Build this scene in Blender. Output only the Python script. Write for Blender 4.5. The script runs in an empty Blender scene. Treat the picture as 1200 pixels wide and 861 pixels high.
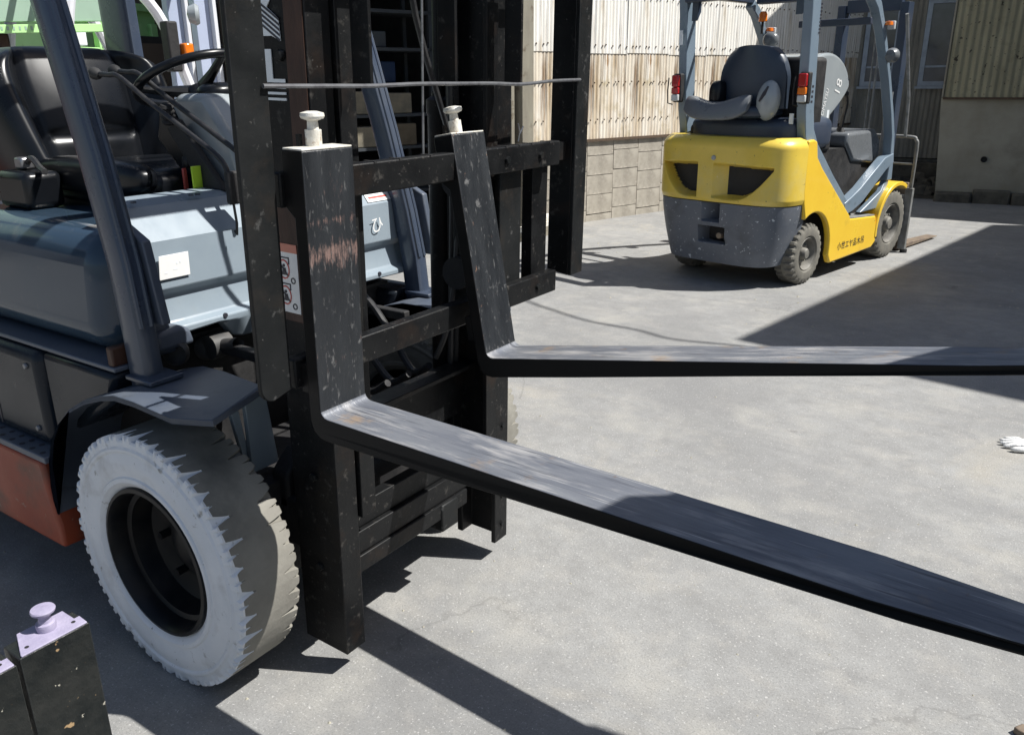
import bpy, bmesh, math, random
from mathutils import Vector, Matrix
R = math.radians
PI = math.pi
S = bpy.context.scene
COL = S.collection

# ---------------------------------------------------------------- camera
cam = bpy.data.cameras.new("camera")
cam.lens = 29.0; cam.sensor_width = 36.0; cam.clip_start = 0.05; cam.clip_end = 500
camo = bpy.data.objects.new("camera", cam); COL.objects.link(camo)
_yaw, _pit, _rol = R(34.448), R(19.078), R(-0.409)
_fw = Vector((math.cos(_yaw + PI/2), math.sin(_yaw + PI/2), 0)); _rt = Vector((_fw.y, -_fw.x, 0)); _up = Vector((0, 0, 1))
_f2 = _fw*math.cos(_pit) - _up*math.sin(_pit); _u2 = _up*math.cos(_pit) + _fw*math.sin(_pit)
_r3 = _rt*math.cos(_rol) + _u2*math.sin(_rol); _u3 = _u2*math.cos(_rol) - _rt*math.sin(_rol)
_m = Matrix((_r3, _u3, -_f2)).transposed().to_4x4(); _m.translation = Vector((1.2569, -1.5444, 1.4498))
camo.matrix_world = _m
S.camera = camo

# ---------------------------------------------------------------- light
SUN = Vector((0.62, 0.31, 1.0)).normalized()
w = bpy.data.worlds.new("World"); S.world = w; w.use_nodes = True
nt = w.node_tree; bg = nt.nodes['Background']
sk = nt.nodes.new('ShaderNodeTexSky'); sk.sky_type = 'NISHITA'; sk.sun_disc = False
sk.sun_elevation = math.asin(SUN.z); sk.sun_rotation = math.atan2(SUN.x, SUN.y)
sk.air_density = 1.0; sk.dust_density = 1.5
nt.links.new(sk.outputs[0], bg.inputs[0]); bg.inputs[1].default_value = 0.062
sl = bpy.data.lights.new("sun", 'SUN'); sl.energy = 4.8; sl.angle = R(0.5); sl.color = (1.0, 0.975, 0.93)
slo = bpy.data.objects.new("sun", sl); COL.objects.link(slo); slo.location = (20, 10, 32)
slo.rotation_euler = SUN.to_track_quat('Z', 'Y').to_euler()
S.view_settings.view_transform = 'Standard'; S.view_settings.look = 'None'
S.view_settings.exposure = 0.62; S.view_settings.gamma = 1.0
S.render.engine = 'CYCLES'

# ---------------------------------------------------------------- materials
MATS = {}
def mat(name, col, rough=0.5, metal=0.0, col2=None, scale=6.0, lo=0.4, hi=0.65, bump=0.0, bscale=40.0,
        spots=None, stretch=None, detail=6.0, spec=0.5, coat=0.0, layers=(), rvar=0.1):
    """base colour mixed with a second one by noise, then optional spots (colour, scale, threshold)"""
    m = bpy.data.materials.new(name); m.use_nodes = True
    n = m.node_tree.nodes; l = m.node_tree.links; b = n['Principled BSDF']
    tc = n.new('ShaderNodeTexCoord')
    def noise(sc, det=detail, st=stretch, off=0.0):
        mp = n.new('ShaderNodeMapping'); l.new(tc.outputs['Object'], mp.inputs[0])
        mp.inputs['Location'].default_value = (off, off*1.7, off*0.6)
        if st: mp.inputs['Scale'].default_value = st
        t = n.new('ShaderNodeTexNoise'); t.inputs['Scale'].default_value = sc; t.inputs['Detail'].default_value = det
        t.inputs['Roughness'].default_value = 0.6
        l.new(mp.outputs[0], t.inputs[0]); return t.outputs[0]
    def ramp(src, a, c):
        r = n.new('ShaderNodeMapRange'); r.inputs[1].default_value = a; r.inputs[2].default_value = c
        l.new(src, r.inputs[0]); return r.outputs[0]
    def mix(fac, a, c):
        x = n.new('ShaderNodeMix'); x.data_type = 'RGBA'; l.new(fac, x.inputs[0])
        for s, v in ((x.inputs[6], a), (x.inputs[7], c)):
            if isinstance(v, tuple): s.default_value = (*v, 1)
            else: l.new(v, s)
        return x.outputs[2]
    cur = tuple(col)
    nz = noise(scale)
    if col2: cur = mix(ramp(nz, lo, hi), cur, tuple(col2))
    for i, (c, sc, a, d, *st) in enumerate(list(layers)):
        cur = mix(ramp(noise(sc, 5.0, st[0] if st else None, 3.1*(i+1)), a, d), cur, tuple(c))
    if spots:
        for i, (c, sc, th) in enumerate(spots):
            cur = mix(ramp(noise(sc, 3.0, None, 9.7*(i+1)), th, th + 0.03), cur, tuple(c))
    if isinstance(cur, tuple): b.inputs['Base Color'].default_value = (*cur, 1)
    else: l.new(cur, b.inputs['Base Color'])
    rr = n.new('ShaderNodeMapRange'); l.new(nz, rr.inputs[0]); rr.inputs[1].default_value = 0.3; rr.inputs[2].default_value = 0.7
    rr.inputs[3].default_value = max(0.03, rough - rvar); rr.inputs[4].default_value = min(1, rough + rvar)
    l.new(rr.outputs[0], b.inputs['Roughness'])
    b.inputs['Metallic'].default_value = metal
    b.inputs['Specular IOR Level'].default_value = spec
    b.inputs['Coat Weight'].default_value = coat
    if bump:
        bp = n.new('ShaderNodeBump'); bp.inputs['Strength'].default_value = bump; bp.inputs['Distance'].default_value = 0.01
        l.new(noise(bscale, 8.0), bp.inputs['Height']); l.new(bp.outputs[0], b.inputs['Normal'])
    MATS[name] = m; return m

def glass(name, col=(0.03, 0.04, 0.05), rough=0.08):
    return mat(name, col, rough, spec=0.8, col2=tuple(c*1.6 for c in col), scale=3)

def emis(name, col, s):
    m = mat(name, col, 0.3); b = m.node_tree.nodes['Principled BSDF']
    return m

def ground_material():
    m = bpy.data.materials.new('yard_asphalt'); m.use_nodes = True
    n = m.node_tree.nodes; l = m.node_tree.links; b = n['Principled BSDF']; tc = n.new('ShaderNodeTexCoord')
    def noise(sc, det=5, rough=.6, off=0, st=None, dist=0):
        mp = n.new('ShaderNodeMapping'); l.new(tc.outputs['Object'], mp.inputs[0]); mp.inputs['Location'].default_value = (off, off*1.3, 0)
        if st: mp.inputs['Scale'].default_value = st[:3]; mp.inputs['Rotation'].default_value = (0, 0, st[3])
        t = n.new('ShaderNodeTexNoise'); t.inputs['Scale'].default_value = sc; t.inputs['Detail'].default_value = det; t.inputs['Roughness'].default_value = rough; t.inputs['Distortion'].default_value = dist
        l.new(mp.outputs[0], t.inputs[0]); return t.outputs[0]
    def rng(src, a, c, lo=0, hi=1):
        r = n.new('ShaderNodeMapRange'); r.inputs[1].default_value = a; r.inputs[2].default_value = c; r.inputs[3].default_value = lo; r.inputs[4].default_value = hi; l.new(src, r.inputs[0]); return r.outputs[0]
    def mix(f, a, c, mode='MIX'):
        x = n.new('ShaderNodeMix'); x.data_type = 'RGBA'; x.blend_type = mode
        if isinstance(f, float): x.inputs[0].default_value = f
        else: l.new(f, x.inputs[0])
        for s_, v in ((x.inputs[6], a), (x.inputs[7], c)):
            if isinstance(v, tuple): s_.default_value = (*v, 1)
            else: l.new(v, s_)
        return x.outputs[2]
    c = mix(rng(noise(.9, 8, .68), .36, .64), (.318, .318, .310), (.222, .222, .218))
    c = mix(rng(noise(11, 8, .7, off=91), .40, .66, 0, .55), c, (.20, .198, .192))
    c = mix(rng(noise(5.5, 7, .7, off=97), .50, .72, 0, .6), c, (.37, .355, .325))
    c = mix(rng(noise(.42, 5, off=4), .52, .70), c, (.205, .205, .203))
    c = mix(rng(noise(2.6, 6, off=9), .54, .74, 0, .7), c, (.355, .345, .315))
    c = mix(rng(noise(.8, 5, off=15, dist=1.5), .58, .72, 0, .6), c, (.36, .335, .285))
    c = mix(rng(noise(1.6, 4, off=22, st=(.25, 2.2, 1, .25)), .58, .74, 0, .7), c, (.19, .19, .19))
    # oil spots and drips
    c = mix(rng(noise(3.4, 5, .6, off=31), .70, .78, 0, .8), c, (.125, .12, .115))
    c = mix(rng(noise(7.5, 4, .6, off=37), .73, .80, 0, .8), c, (.11, .108, .104))
    # cracks
    v = n.new('ShaderNodeTexVoronoi'); v.feature = 'DISTANCE_TO_EDGE'; v.inputs['Scale'].default_value = .45
    mp = n.new('ShaderNodeMapping'); l.new(tc.outputs['Object'], mp.inputs[0])
    ad = n.new('ShaderNodeVectorMath'); ad.operation = 'ADD'; nn = n.new('ShaderNodeTexNoise'); nn.inputs['Scale'].default_value = 1.4; nn.inputs['Detail'].default_value = 6
    l.new(mp.outputs[0], nn.inputs[0]); l.new(mp.outputs[0], ad.inputs[0]); l.new(nn.outputs[1], ad.inputs[1]); l.new(ad.outputs[0], v.inputs['Vector'])
    ck = rng(v.outputs['Distance'], .0, .004, .28, 0); 
    ckm = n.new('ShaderNodeMath'); ckm.operation = 'MULTIPLY'; l.new(ck, ckm.inputs[0]); l.new(rng(noise(.7, 3, off=50), .5, .56), ckm.inputs[1])
    c = mix(ckm.outputs[0], c, (.07, .068, .065))
    # aggregate grain: dark and light stones
    gr = noise(190, 3, .7, off=2)
    c = mix(rng(gr, .50, .68, 0, .62), c, (.15, .15, .148))
    c = mix(rng(noise(120, 3, .65, off=61), .60, .68, 0, .8), c, (.46, .455, .44))
    c = mix(rng(noise(85, 2, .5, off=71), .72, .75, 0, .8), c, (.56, .55, .53))
    l.new(c, b.inputs['Base Color']); b.inputs['Roughness'].default_value = .92; b.inputs['Specular IOR Level'].default_value = .25
    bp = n.new('ShaderNodeBump'); bp.inputs['Strength'].default_value = .35; bp.inputs['Distance'].default_value = .006; l.new(noise(150, 6, .7), bp.inputs['Height'])
    b2_ = n.new('ShaderNodeBump'); b2_.inputs['Strength'].default_value = .25; b2_.inputs['Distance'].default_value = .03; l.new(noise(4, 5), b2_.inputs['Height']); l.new(bp.outputs[0], b2_.inputs['Normal']); l.new(b2_.outputs[0], b.inputs['Normal'])
    return m
M_ground = ground_material()
M_dirt = mat('dark_soil', (0.05, 0.045, 0.035), 0.95, col2=(0.1, 0.09, 0.07), scale=9, bump=0.8, bscale=30)
M_blk = mat('black_worn_paint', (0.0055, 0.0058, 0.0064), 0.48, col2=(0.010, 0.0105, 0.011), scale=7, bump=0.12, bscale=60,
            layers=[((0.020, 0.014, 0.011), 9.0, .54, .76), ((0.05, 0.047, 0.043), 38.0, 0.60, 0.74), ((0.08, 0.075, 0.07), 90.0, .66, .73)], spec=.22)
M_postg = mat('dark_gray_post_paint', (0.0085, 0.0095, 0.010), 0.5, col2=(0.014, 0.015, 0.0155), scale=7, bump=.1, bscale=60, layers=[((0.024, 0.020, 0.017), 10.0, .54, .76), ((0.08, 0.08, 0.078), 34.0, 0.62, 0.74), ((0.09, .085, .08), 80.0, .67, .73)], spec=.22)
M_fork = mat('fork_black_scuffed', (0.012, 0.0138, 0.0165), 0.42, col2=(0.021, 0.024, 0.028), scale=7, lo=.35, hi=.7, stretch=(3, 3, 0.5), bump=0.25, bscale=70,
             layers=[((0.11, 0.11, 0.11), 60.0, 0.60, 0.70, (2, 2, .5)), ((0.13, 0.13, 0.13), 30.0, .63, .72), ((0.26, 0.15, 0.10), 44.0, 0.67, 0.75, (1.6, 1.6, .8))])
def scuff_material():
    m = mat('fork_scuffed_red', (0.012, 0.0138, 0.0165), 0.42, col2=(0.021, 0.024, 0.028), scale=7, lo=.35, hi=.7, stretch=(3, 3, 0.5), bump=0.25, bscale=70,
            layers=[((0.10, 0.10, 0.10), 60.0, 0.60, 0.70, (2, 2, .5)), ((0.12, 0.12, 0.12), 28.0, .64, .73)])
    n = m.node_tree.nodes; l = m.node_tree.links; b = n['Principled BSDF']; old = b.inputs['Base Color'].links[0].from_socket
    tc = n.new('ShaderNodeTexCoord'); sx = n.new('ShaderNodeSeparateXYZ'); l.new(tc.outputs['Object'], sx.inputs[0])
    def mth(op, a, v):
        x = n.new('ShaderNodeMath'); x.operation = op; l.new(a, x.inputs[0])
        if isinstance(v, (int, float)): x.inputs[1].default_value = v
        else: l.new(v, x.inputs[1])
        return x.outputs[0]
    def nz(sc, st):
        mp = n.new('ShaderNodeMapping'); l.new(tc.outputs['Object'], mp.inputs[0]); mp.inputs['Scale'].default_value = st
        t = n.new('ShaderNodeTexNoise'); t.inputs['Scale'].default_value = sc; t.inputs['Detail'].default_value = 7; t.inputs['Roughness'].default_value = .72; l.new(mp.outputs[0], t.inputs[0]); return t.outputs[0]
    acc = None
    for zc, hw, wt in ((1.135, .055, .22), (1.20, .02, .14), (1.26, .05, .07), (.93, .08, .06), (1.05, .03, .04)):
        d = mth('ABSOLUTE', mth('SUBTRACT', sx.outputs[2], zc), 0); r = n.new('ShaderNodeMapRange'); r.interpolation_type = 'SMOOTHSTEP'; l.new(d, r.inputs[0])
        r.inputs[1].default_value = 0; r.inputs[2].default_value = hw; r.inputs[3].default_value = wt; r.inputs[4].default_value = 0
        acc = r.outputs[0] if acc is None else mth('ADD', acc, r.outputs[0])
    f = mth('ADD', mth('ADD', mth('MULTIPLY', nz(60, (3.2, 3.2, .5)), .75), mth('MULTIPLY', nz(30, (1.3, 1.3, 1)), .35)), acc)
    r = n.new('ShaderNodeMapRange'); l.new(f, r.inputs[0]); r.inputs[1].default_value = .70; r.inputs[2].default_value = .84; r.inputs[4].default_value = .85
    cmix = n.new('ShaderNodeMix'); cmix.data_type = 'RGBA'; l.new(nz(18, (1, 1, 1)), cmix.inputs[0]); cmix.inputs[6].default_value = (.15, .13, .125, 1); cmix.inputs[7].default_value = (.34, .19, .15, 1)
    x = n.new('ShaderNodeMix'); x.data_type = 'RGBA'; l.new(r.outputs[0], x.inputs[0]); l.new(old, x.inputs[6]); l.new(cmix.outputs[2], x.inputs[7])
    l.new(x.outputs[2], b.inputs['Base Color']); return m
M_scuff = scuff_material()
M_blade = mat('fork_worn_steel', (0.19, 0.20, 0.22), 0.42, metal=0.15, col2=(0.11, 0.12, 0.145), scale=5, lo=.35, hi=.65, stretch=(0.7, 3.0, 1), bump=0.12, bscale=60,
              layers=[((0.40, 0.39, 0.385), 16.0, 0.50, 0.74, (.35, 1.6, 1)), ((0.27, 0.20, 0.14), 9.0, 0.60, 0.74), ((0.07, 0.075, 0.09), 38.0, .56, .70, (.12, 3, 1)), ((0.38, 0.38, 0.38), 60.0, .60, .70, (.10, 3, 1)), ((0.15, 0.10, 0.07), 30.0, .66, .74)])
M_blade_tip = M_blade
M_forkside = mat('fork_side_shaded', (0.006, 0.006, 0.0065), 0.55, col2=(0.012, 0.011, 0.010), scale=8, stretch=(.4, 2, 2), spec=.22)  # darker copy of the fork paint, shade of the side faces put into colour
M_chip = mat('fork_chipped_paint', (0.010, 0.012, 0.012), 0.38, col2=(0.022, 0.023, 0.021), scale=9, bump=0.3, bscale=50,
             spots=[((0.32, 0.22, 0.12), 26.0, 0.67), ((0.38, 0.36, 0.3), 55.0, 0.69)])
M_cap = mat('fork_cap_white', (0.30, 0.275, 0.385), 0.5, col2=(0.38, 0.35, 0.46), scale=20, bump=.25, bscale=50, spots=[((0.20, 0.11, 0.07), 30.0, 0.73)])
M_capw = mat('pin_white_paint', (0.74, 0.73, 0.68), 0.45, col2=(0.58, 0.54, 0.46), scale=25, bump=.3, bscale=60, layers=[((.30, .22, .15), 60.0, .58, .70)])
M_slate = mat('slate_blue_paint', (0.045, 0.060, 0.092), 0.30, col2=(0.06, 0.074, 0.10), scale=5, bump=.04, bscale=30, coat=.25,
              layers=[((0.12, 0.125, 0.13), 22.0, .66, .8)])
M_slate2 = mat('fender_slate', (0.075, 0.092, 0.125), 0.42, col2=(0.10, 0.115, 0.14), scale=7, bump=.08, bscale=50, layers=[((0.05, 0.055, 0.06), 14.0, .6, .75)])
M_pan = mat('light_gray_paint', (0.225, 0.275, 0.32), 0.34, col2=(0.26, 0.31, 0.35), scale=4, bump=.03, layers=[((0.25, 0.28, 0.29), 7.0, .6, .8, (1, 1, .4)), ((0.2, 0.21, 0.2), 60.0, .7, .76)])
M_hood = mat('gray_gloss_paint', (0.030, 0.052, 0.080), 0.14, col2=(0.036, 0.06, 0.09), scale=3, spec=.4, rvar=.05, layers=[((0.09, 0.10, 0.11), 11.0, .6, .8)])
M_low = mat('dark_slate_gloss', (0.012, 0.017, 0.025), 0.25, col2=(0.018, 0.022, 0.028), scale=4, spec=.2, layers=[((.05,.05,.05), 20.0, .66, .75)])
M_org = mat('orange_paint', (0.33, 0.062, 0.024), 0.42, col2=(0.27, 0.05, 0.022), scale=3, bump=.05, layers=[((0.13, 0.05, 0.03), 7.0, .50, .72), ((0.3, 0.22, 0.17), 40.0, .66, .74)])
M_rust = mat('rust_brown', (0.055, 0.022, 0.012), 0.6, col2=(0.035, 0.018, 0.012), scale=12, stretch=(2, 2, .5), bump=.2)
M_rubber = mat('rubber_worn_gray', (0.20, 0.19, 0.165), 0.8, col2=(0.245, 0.235, 0.205), scale=14, bump=.15, bscale=60, layers=[((0.11, 0.11, 0.10), 5.0, .55, .75)])
M_rubk = mat('rubber_black', (0.018, 0.018, 0.018), 0.6, col2=(0.03, 0.03, 0.03), scale=15, bump=.1)
M_twhite = mat('tyre_white_paint', (0.70, 0.72, 0.75), 0.5, col2=(0.78, 0.79, 0.81), scale=9, bump=.15, bscale=40, layers=[((0.45, 0.44, 0.43), 7.0, .52, .74), ((.32, .31, .29), 30.0, .62, .72), ((.22, .21, .19), 70.0, .68, .75)])
M_rim = mat('rim_black', (0.005, 0.006, 0.008), 0.42, col2=(0.014, 0.013, 0.012), scale=14, spec=.3)
M_vinyl = mat('black_vinyl', (0.0045, 0.0055, 0.0075), 0.30, col2=(0.0065, 0.0075, 0.0095), scale=6, rvar=.05, spec=.35)
M_vinyl2 = mat('seat_back_plastic', (0.032, 0.045, 0.068), 0.38, col2=(0.04, 0.054, 0.078), scale=6, bump=.06, bscale=200)
M_vinylg = mat('gray_vinyl', (0.14, 0.15, 0.16), 0.3, col2=(0.16, 0.17, 0.18), scale=6, bump=.06, bscale=200)
M_chrome = mat('steel_rod', (0.35, 0.35, 0.36), 0.3, metal=.8, col2=(0.25, 0.25, 0.26), scale=20)
M_wire = mat('dull_steel', (0.22, 0.225, 0.235), 0.4, metal=.5, col2=(0.12, 0.12, 0.13), scale=30)
M_white = mat('white_sticker', (0.82, 0.82, 0.80), 0.4, col2=(0.78, 0.78, 0.77), scale=30)
M_decal = mat('pale_decal', (0.78, 0.82, 0.84), 0.4, col2=(0.72, 0.76, 0.78), scale=30)
M_red = mat('red_print', (0.55, 0.09, 0.07), 0.4)
M_pink = mat('faded_orange_print', (0.60, 0.22, 0.15), 0.4)
M_ink = mat('black_print', (0.03, 0.03, 0.04), 0.5)
M_yel = mat('yellow_paint', (0.84, 0.56, 0.05), 0.33, col2=(0.80, 0.51, 0.042), scale=3, bump=.03, coat=.15,
            layers=[((0.52, 0.34, 0.06), 5.0, .60, .85), ((0.36, 0.25, 0.07), 34.0, .72, .78)], spots=[((0.14, 0.10, 0.05), 26.0, .71)])
M_yelw = mat('yellow_paint_weathered', (0.78, 0.57, 0.085), 0.36, col2=(0.68, 0.49, 0.07), scale=3, bump=.05, coat=.1,
             layers=[((0.66, 0.54, 0.19), 4.0, .5, .8), ((0.85, 0.78, 0.6), 30.0, .70, .76)], spots=[((0.16, 0.12, 0.06), 16.0, .70), ((.12, .09, .05), 50.0, .70)])
M_cwg = mat('counterweight_gray', (0.115, 0.13, 0.155), 0.5, col2=(0.14, 0.15, 0.17), scale=6, bump=.15, bscale=30,
            layers=[((0.07, 0.075, 0.08), 5.0, .55, .8)], spots=[((0.5, 0.53, 0.56), 22.0, .655), ((0.42, 0.44, 0.46), 48.0, .67)])
M_kom = mat('blue_gray_paint', (0.17, 0.225, 0.28), 0.32, col2=(0.19, 0.245, 0.30), scale=4, coat=.2, layers=[((0.10, 0.12, 0.14), 14.0, .62, .8)])
M_komd = mat('navy_frame_paint', (0.035, 0.05, 0.08), 0.35, col2=(0.05, 0.06, 0.085), scale=5)
M_silver = mat('silver_gray_plastic', (0.30, 0.33, 0.345), 0.22, col2=(0.33, 0.36, 0.37), scale=4, coat=.4, rvar=.05)
M_dark = mat('dark_machinery', (0.012, 0.012, 0.013), 0.7, col2=(0.025, 0.024, 0.024), scale=12, bump=.3, bscale=30)
M_lred = mat('red_lens', (0.42, 0.012, 0.015), 0.15, col2=(0.36, 0.01, 0.012), scale=30, coat=.5)
M_lora = mat('orange_lens', (0.80, 0.20, 0.015), 0.15, col2=(0.72, 0.16, 0.01), scale=30, coat=.5)
M_lclr = mat('clear_lens', (0.62, 0.64, 0.64), 0.12, col2=(0.5, 0.52, 0.52), scale=30, coat=.5)
M_dustr = mat('dusty_tyre', (0.17, 0.16, 0.135), 0.85, col2=(0.12, 0.115, 0.10), scale=12, bump=.2, bscale=40)
M_dustrim = mat('dusty_rim', (0.20, 0.19, 0.165), 0.7, col2=(0.11, 0.105, 0.095), scale=12, bump=.1)
M_dustmet = mat('dusty_gray_metal', (0.24, 0.245, 0.24), 0.6, col2=(0.14, 0.14, 0.13), scale=14, bump=.1)
M_rustfork = mat('rusty_fork', (0.22, 0.17, 0.12), 0.7, col2=(0.12, 0.09, 0.07), scale=15, bump=.2)
M_clad = mat('white_cladding', (0.80, 0.75, 0.66), 0.55, col2=(0.66, 0.57, 0.44), scale=3, stretch=(2.5, 2.5, .5), bump=.08, bscale=30,
             layers=[((0.44, 0.33, 0.20), 2.6, .48, .72, (2.6, 2.6, .5)), ((0.24, 0.15, 0.08), 7.0, .56, .70, (3.2, 3.2, .15)), ((0.34, 0.20, 0.10), 11.0, .60, .72, (2, 2, .25)), ((0.10, 0.075, 0.05), 2.2, .60, .68, (12, 12, .3)), ((0.50, 0.42, 0.28), 3.5, .56, .70), ((0.20, 0.15, 0.10), 16.0, .66, .76, (3, 3, .3)), ((0.10, 0.08, 0.06), 34.0, .72, .78, (2, 2, .4))])
M_cladu = mat('white_cladding_clean', (0.86, 0.84, 0.79), 0.55, col2=(0.80, 0.77, 0.70), scale=3, stretch=(2.5, 2.5, .5), bump=.08, bscale=30,
              layers=[((0.42, 0.33, 0.21), 3.0, .55, .74, (2.6, 2.6, .4)), ((0.16, 0.12, 0.09), 2.4, .62, .70, (11, 11, .25)), ((0.16, 0.12, 0.08), 34.0, .74, .79, (2, 2, .4))])
M_cladg = mat('gray_cladding', (0.25, 0.245, 0.215), 0.7, col2=(0.17, 0.168, 0.15), scale=3, stretch=(2, 2, .4), bump=.1,
              layers=[((0.30, 0.285, 0.24), 7.0, .55, .8, (3, 3, .3)), ((0.10, 0.095, 0.085), 9.0, .62, .8)])
M_cladm = mat('mossy_cladding', (0.33, 0.31, 0.21), 0.75, col2=(0.24, 0.225, 0.15), scale=3, stretch=(2.5, 2.5, .4), bump=.1,
              layers=[((0.17, 0.16, 0.10), 6.0, .55, .8)], spots=[((0.055, 0.045, 0.03), 13.0, .64), ((0.06, 0.05, 0.03), 30.0, .67)])
M_block = mat('concrete_block', (0.46, 0.425, 0.36), 0.9, col2=(0.34, 0.31, 0.26), scale=4, bump=.5, bscale=70,
              layers=[((0.20, 0.18, 0.15), 2.2, .52, .74), ((0.52, 0.47, 0.40), 20.0, .6, .75)])
M_mortar = mat('mortar', (0.17, 0.15, 0.125), 0.95, col2=(0.13, 0.115, 0.1), scale=20, bump=.4)
M_conc = mat('stained_concrete', (0.37, 0.35, 0.285), 0.9, col2=(0.30, 0.28, 0.22), scale=2.2, bump=.3, bscale=50,
             layers=[((0.20, 0.185, 0.145), 1.7, .56, .8), ((0.32, 0.30, 0.25), 8.0, .6, .8)])
M_stone = mat('rough_footing', (0.13, 0.12, 0.095), 0.95, col2=(0.07, 0.065, 0.055), scale=7, bump=.8, bscale=20)
M_nail = mat('rusty_nail', (0.07, 0.045, 0.03), 0.8, col2=(0.12, 0.08, 0.05), scale=60)
M_post = mat('weathered_steel_post', (0.30, 0.28, 0.22), 0.6, col2=(0.22, 0.20, 0.16), scale=6, stretch=(1, 1, .3), layers=[((0.12, 0.09, 0.06), 9.0, .6, .75)])
M_win = glass('window_glass', (0.06, 0.065, 0.08))
M_frame = mat('aluminium_frame', (0.30, 0.35, 0.42), 0.4, metal=.3, col2=(0.24, 0.28, 0.34), scale=10)
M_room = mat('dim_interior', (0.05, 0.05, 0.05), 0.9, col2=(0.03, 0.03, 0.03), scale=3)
M_shelf = mat('shelf_steel', (0.05, 0.06, 0.07), 0.6, col2=(0.05, 0.055, 0.06), scale=8)
M_bluebox = mat('blue_plastic', (0.012, 0.03, 0.075), 0.5, col2=(0.01, 0.025, 0.06), scale=8)
M_card = mat('cardboard', (0.15, 0.12, 0.08), 0.85, col2=(0.11, 0.09, 0.06), scale=8)
M_cream = mat('cream_carton', (0.24, 0.21, 0.15), 0.8, col2=(0.16, 0.145, 0.11), scale=8)
M_green = mat('pale_green_paint', (0.44, 0.76, 0.32), 0.45, col2=(0.40, 0.70, 0.28), scale=3, layers=[((0.28, 0.50, 0.2), 9.0, .6, .8)])
M_green2 = mat('mint_sheet', (0.30, 0.42, 0.33), 0.5, col2=(0.25, 0.36, 0.28), scale=3)
M_wfl = mat('white_gloss_paint', (0.72, 0.73, 0.76), 0.3, col2=(0.66, 0.67, 0.70), scale=4, coat=.3)
M_wfb = mat('white_paint_shaded_side', (0.42, 0.47, 0.60), 0.35, col2=(0.38, 0.43, 0.55), scale=4)  # white mast's bluish side face, its shade put into the colour
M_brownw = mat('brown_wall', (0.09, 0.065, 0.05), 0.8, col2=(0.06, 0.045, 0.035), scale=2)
M_blue = mat('blue_paint', (0.06, 0.16, 0.42), 0.3, col2=(0.05, 0.13, 0.36), scale=4, coat=.3)
M_glove = mat('white_cotton', (0.80, 0.80, 0.78), 0.9, col2=(0.72, 0.72, 0.70), scale=60, bump=.5, bscale=200)
M_tag = mat('lime_tag', (0.50, 0.75, 0.05), 0.4)
M_hose = mat('black_hose', (0.015, 0.015, 0.017), 0.45, col2=(0.03, 0.03, 0.03), scale=30)
M_boot = mat('dusty_rubber_boot', (0.045, 0.045, 0.045), 0.6, col2=(0.09, 0.085, 0.08), scale=14)
M_roofm = mat('roof_metal', (0.2, 0.2, 0.2), 0.6, col2=(0.15, 0.14, 0.13), scale=3)

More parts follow.
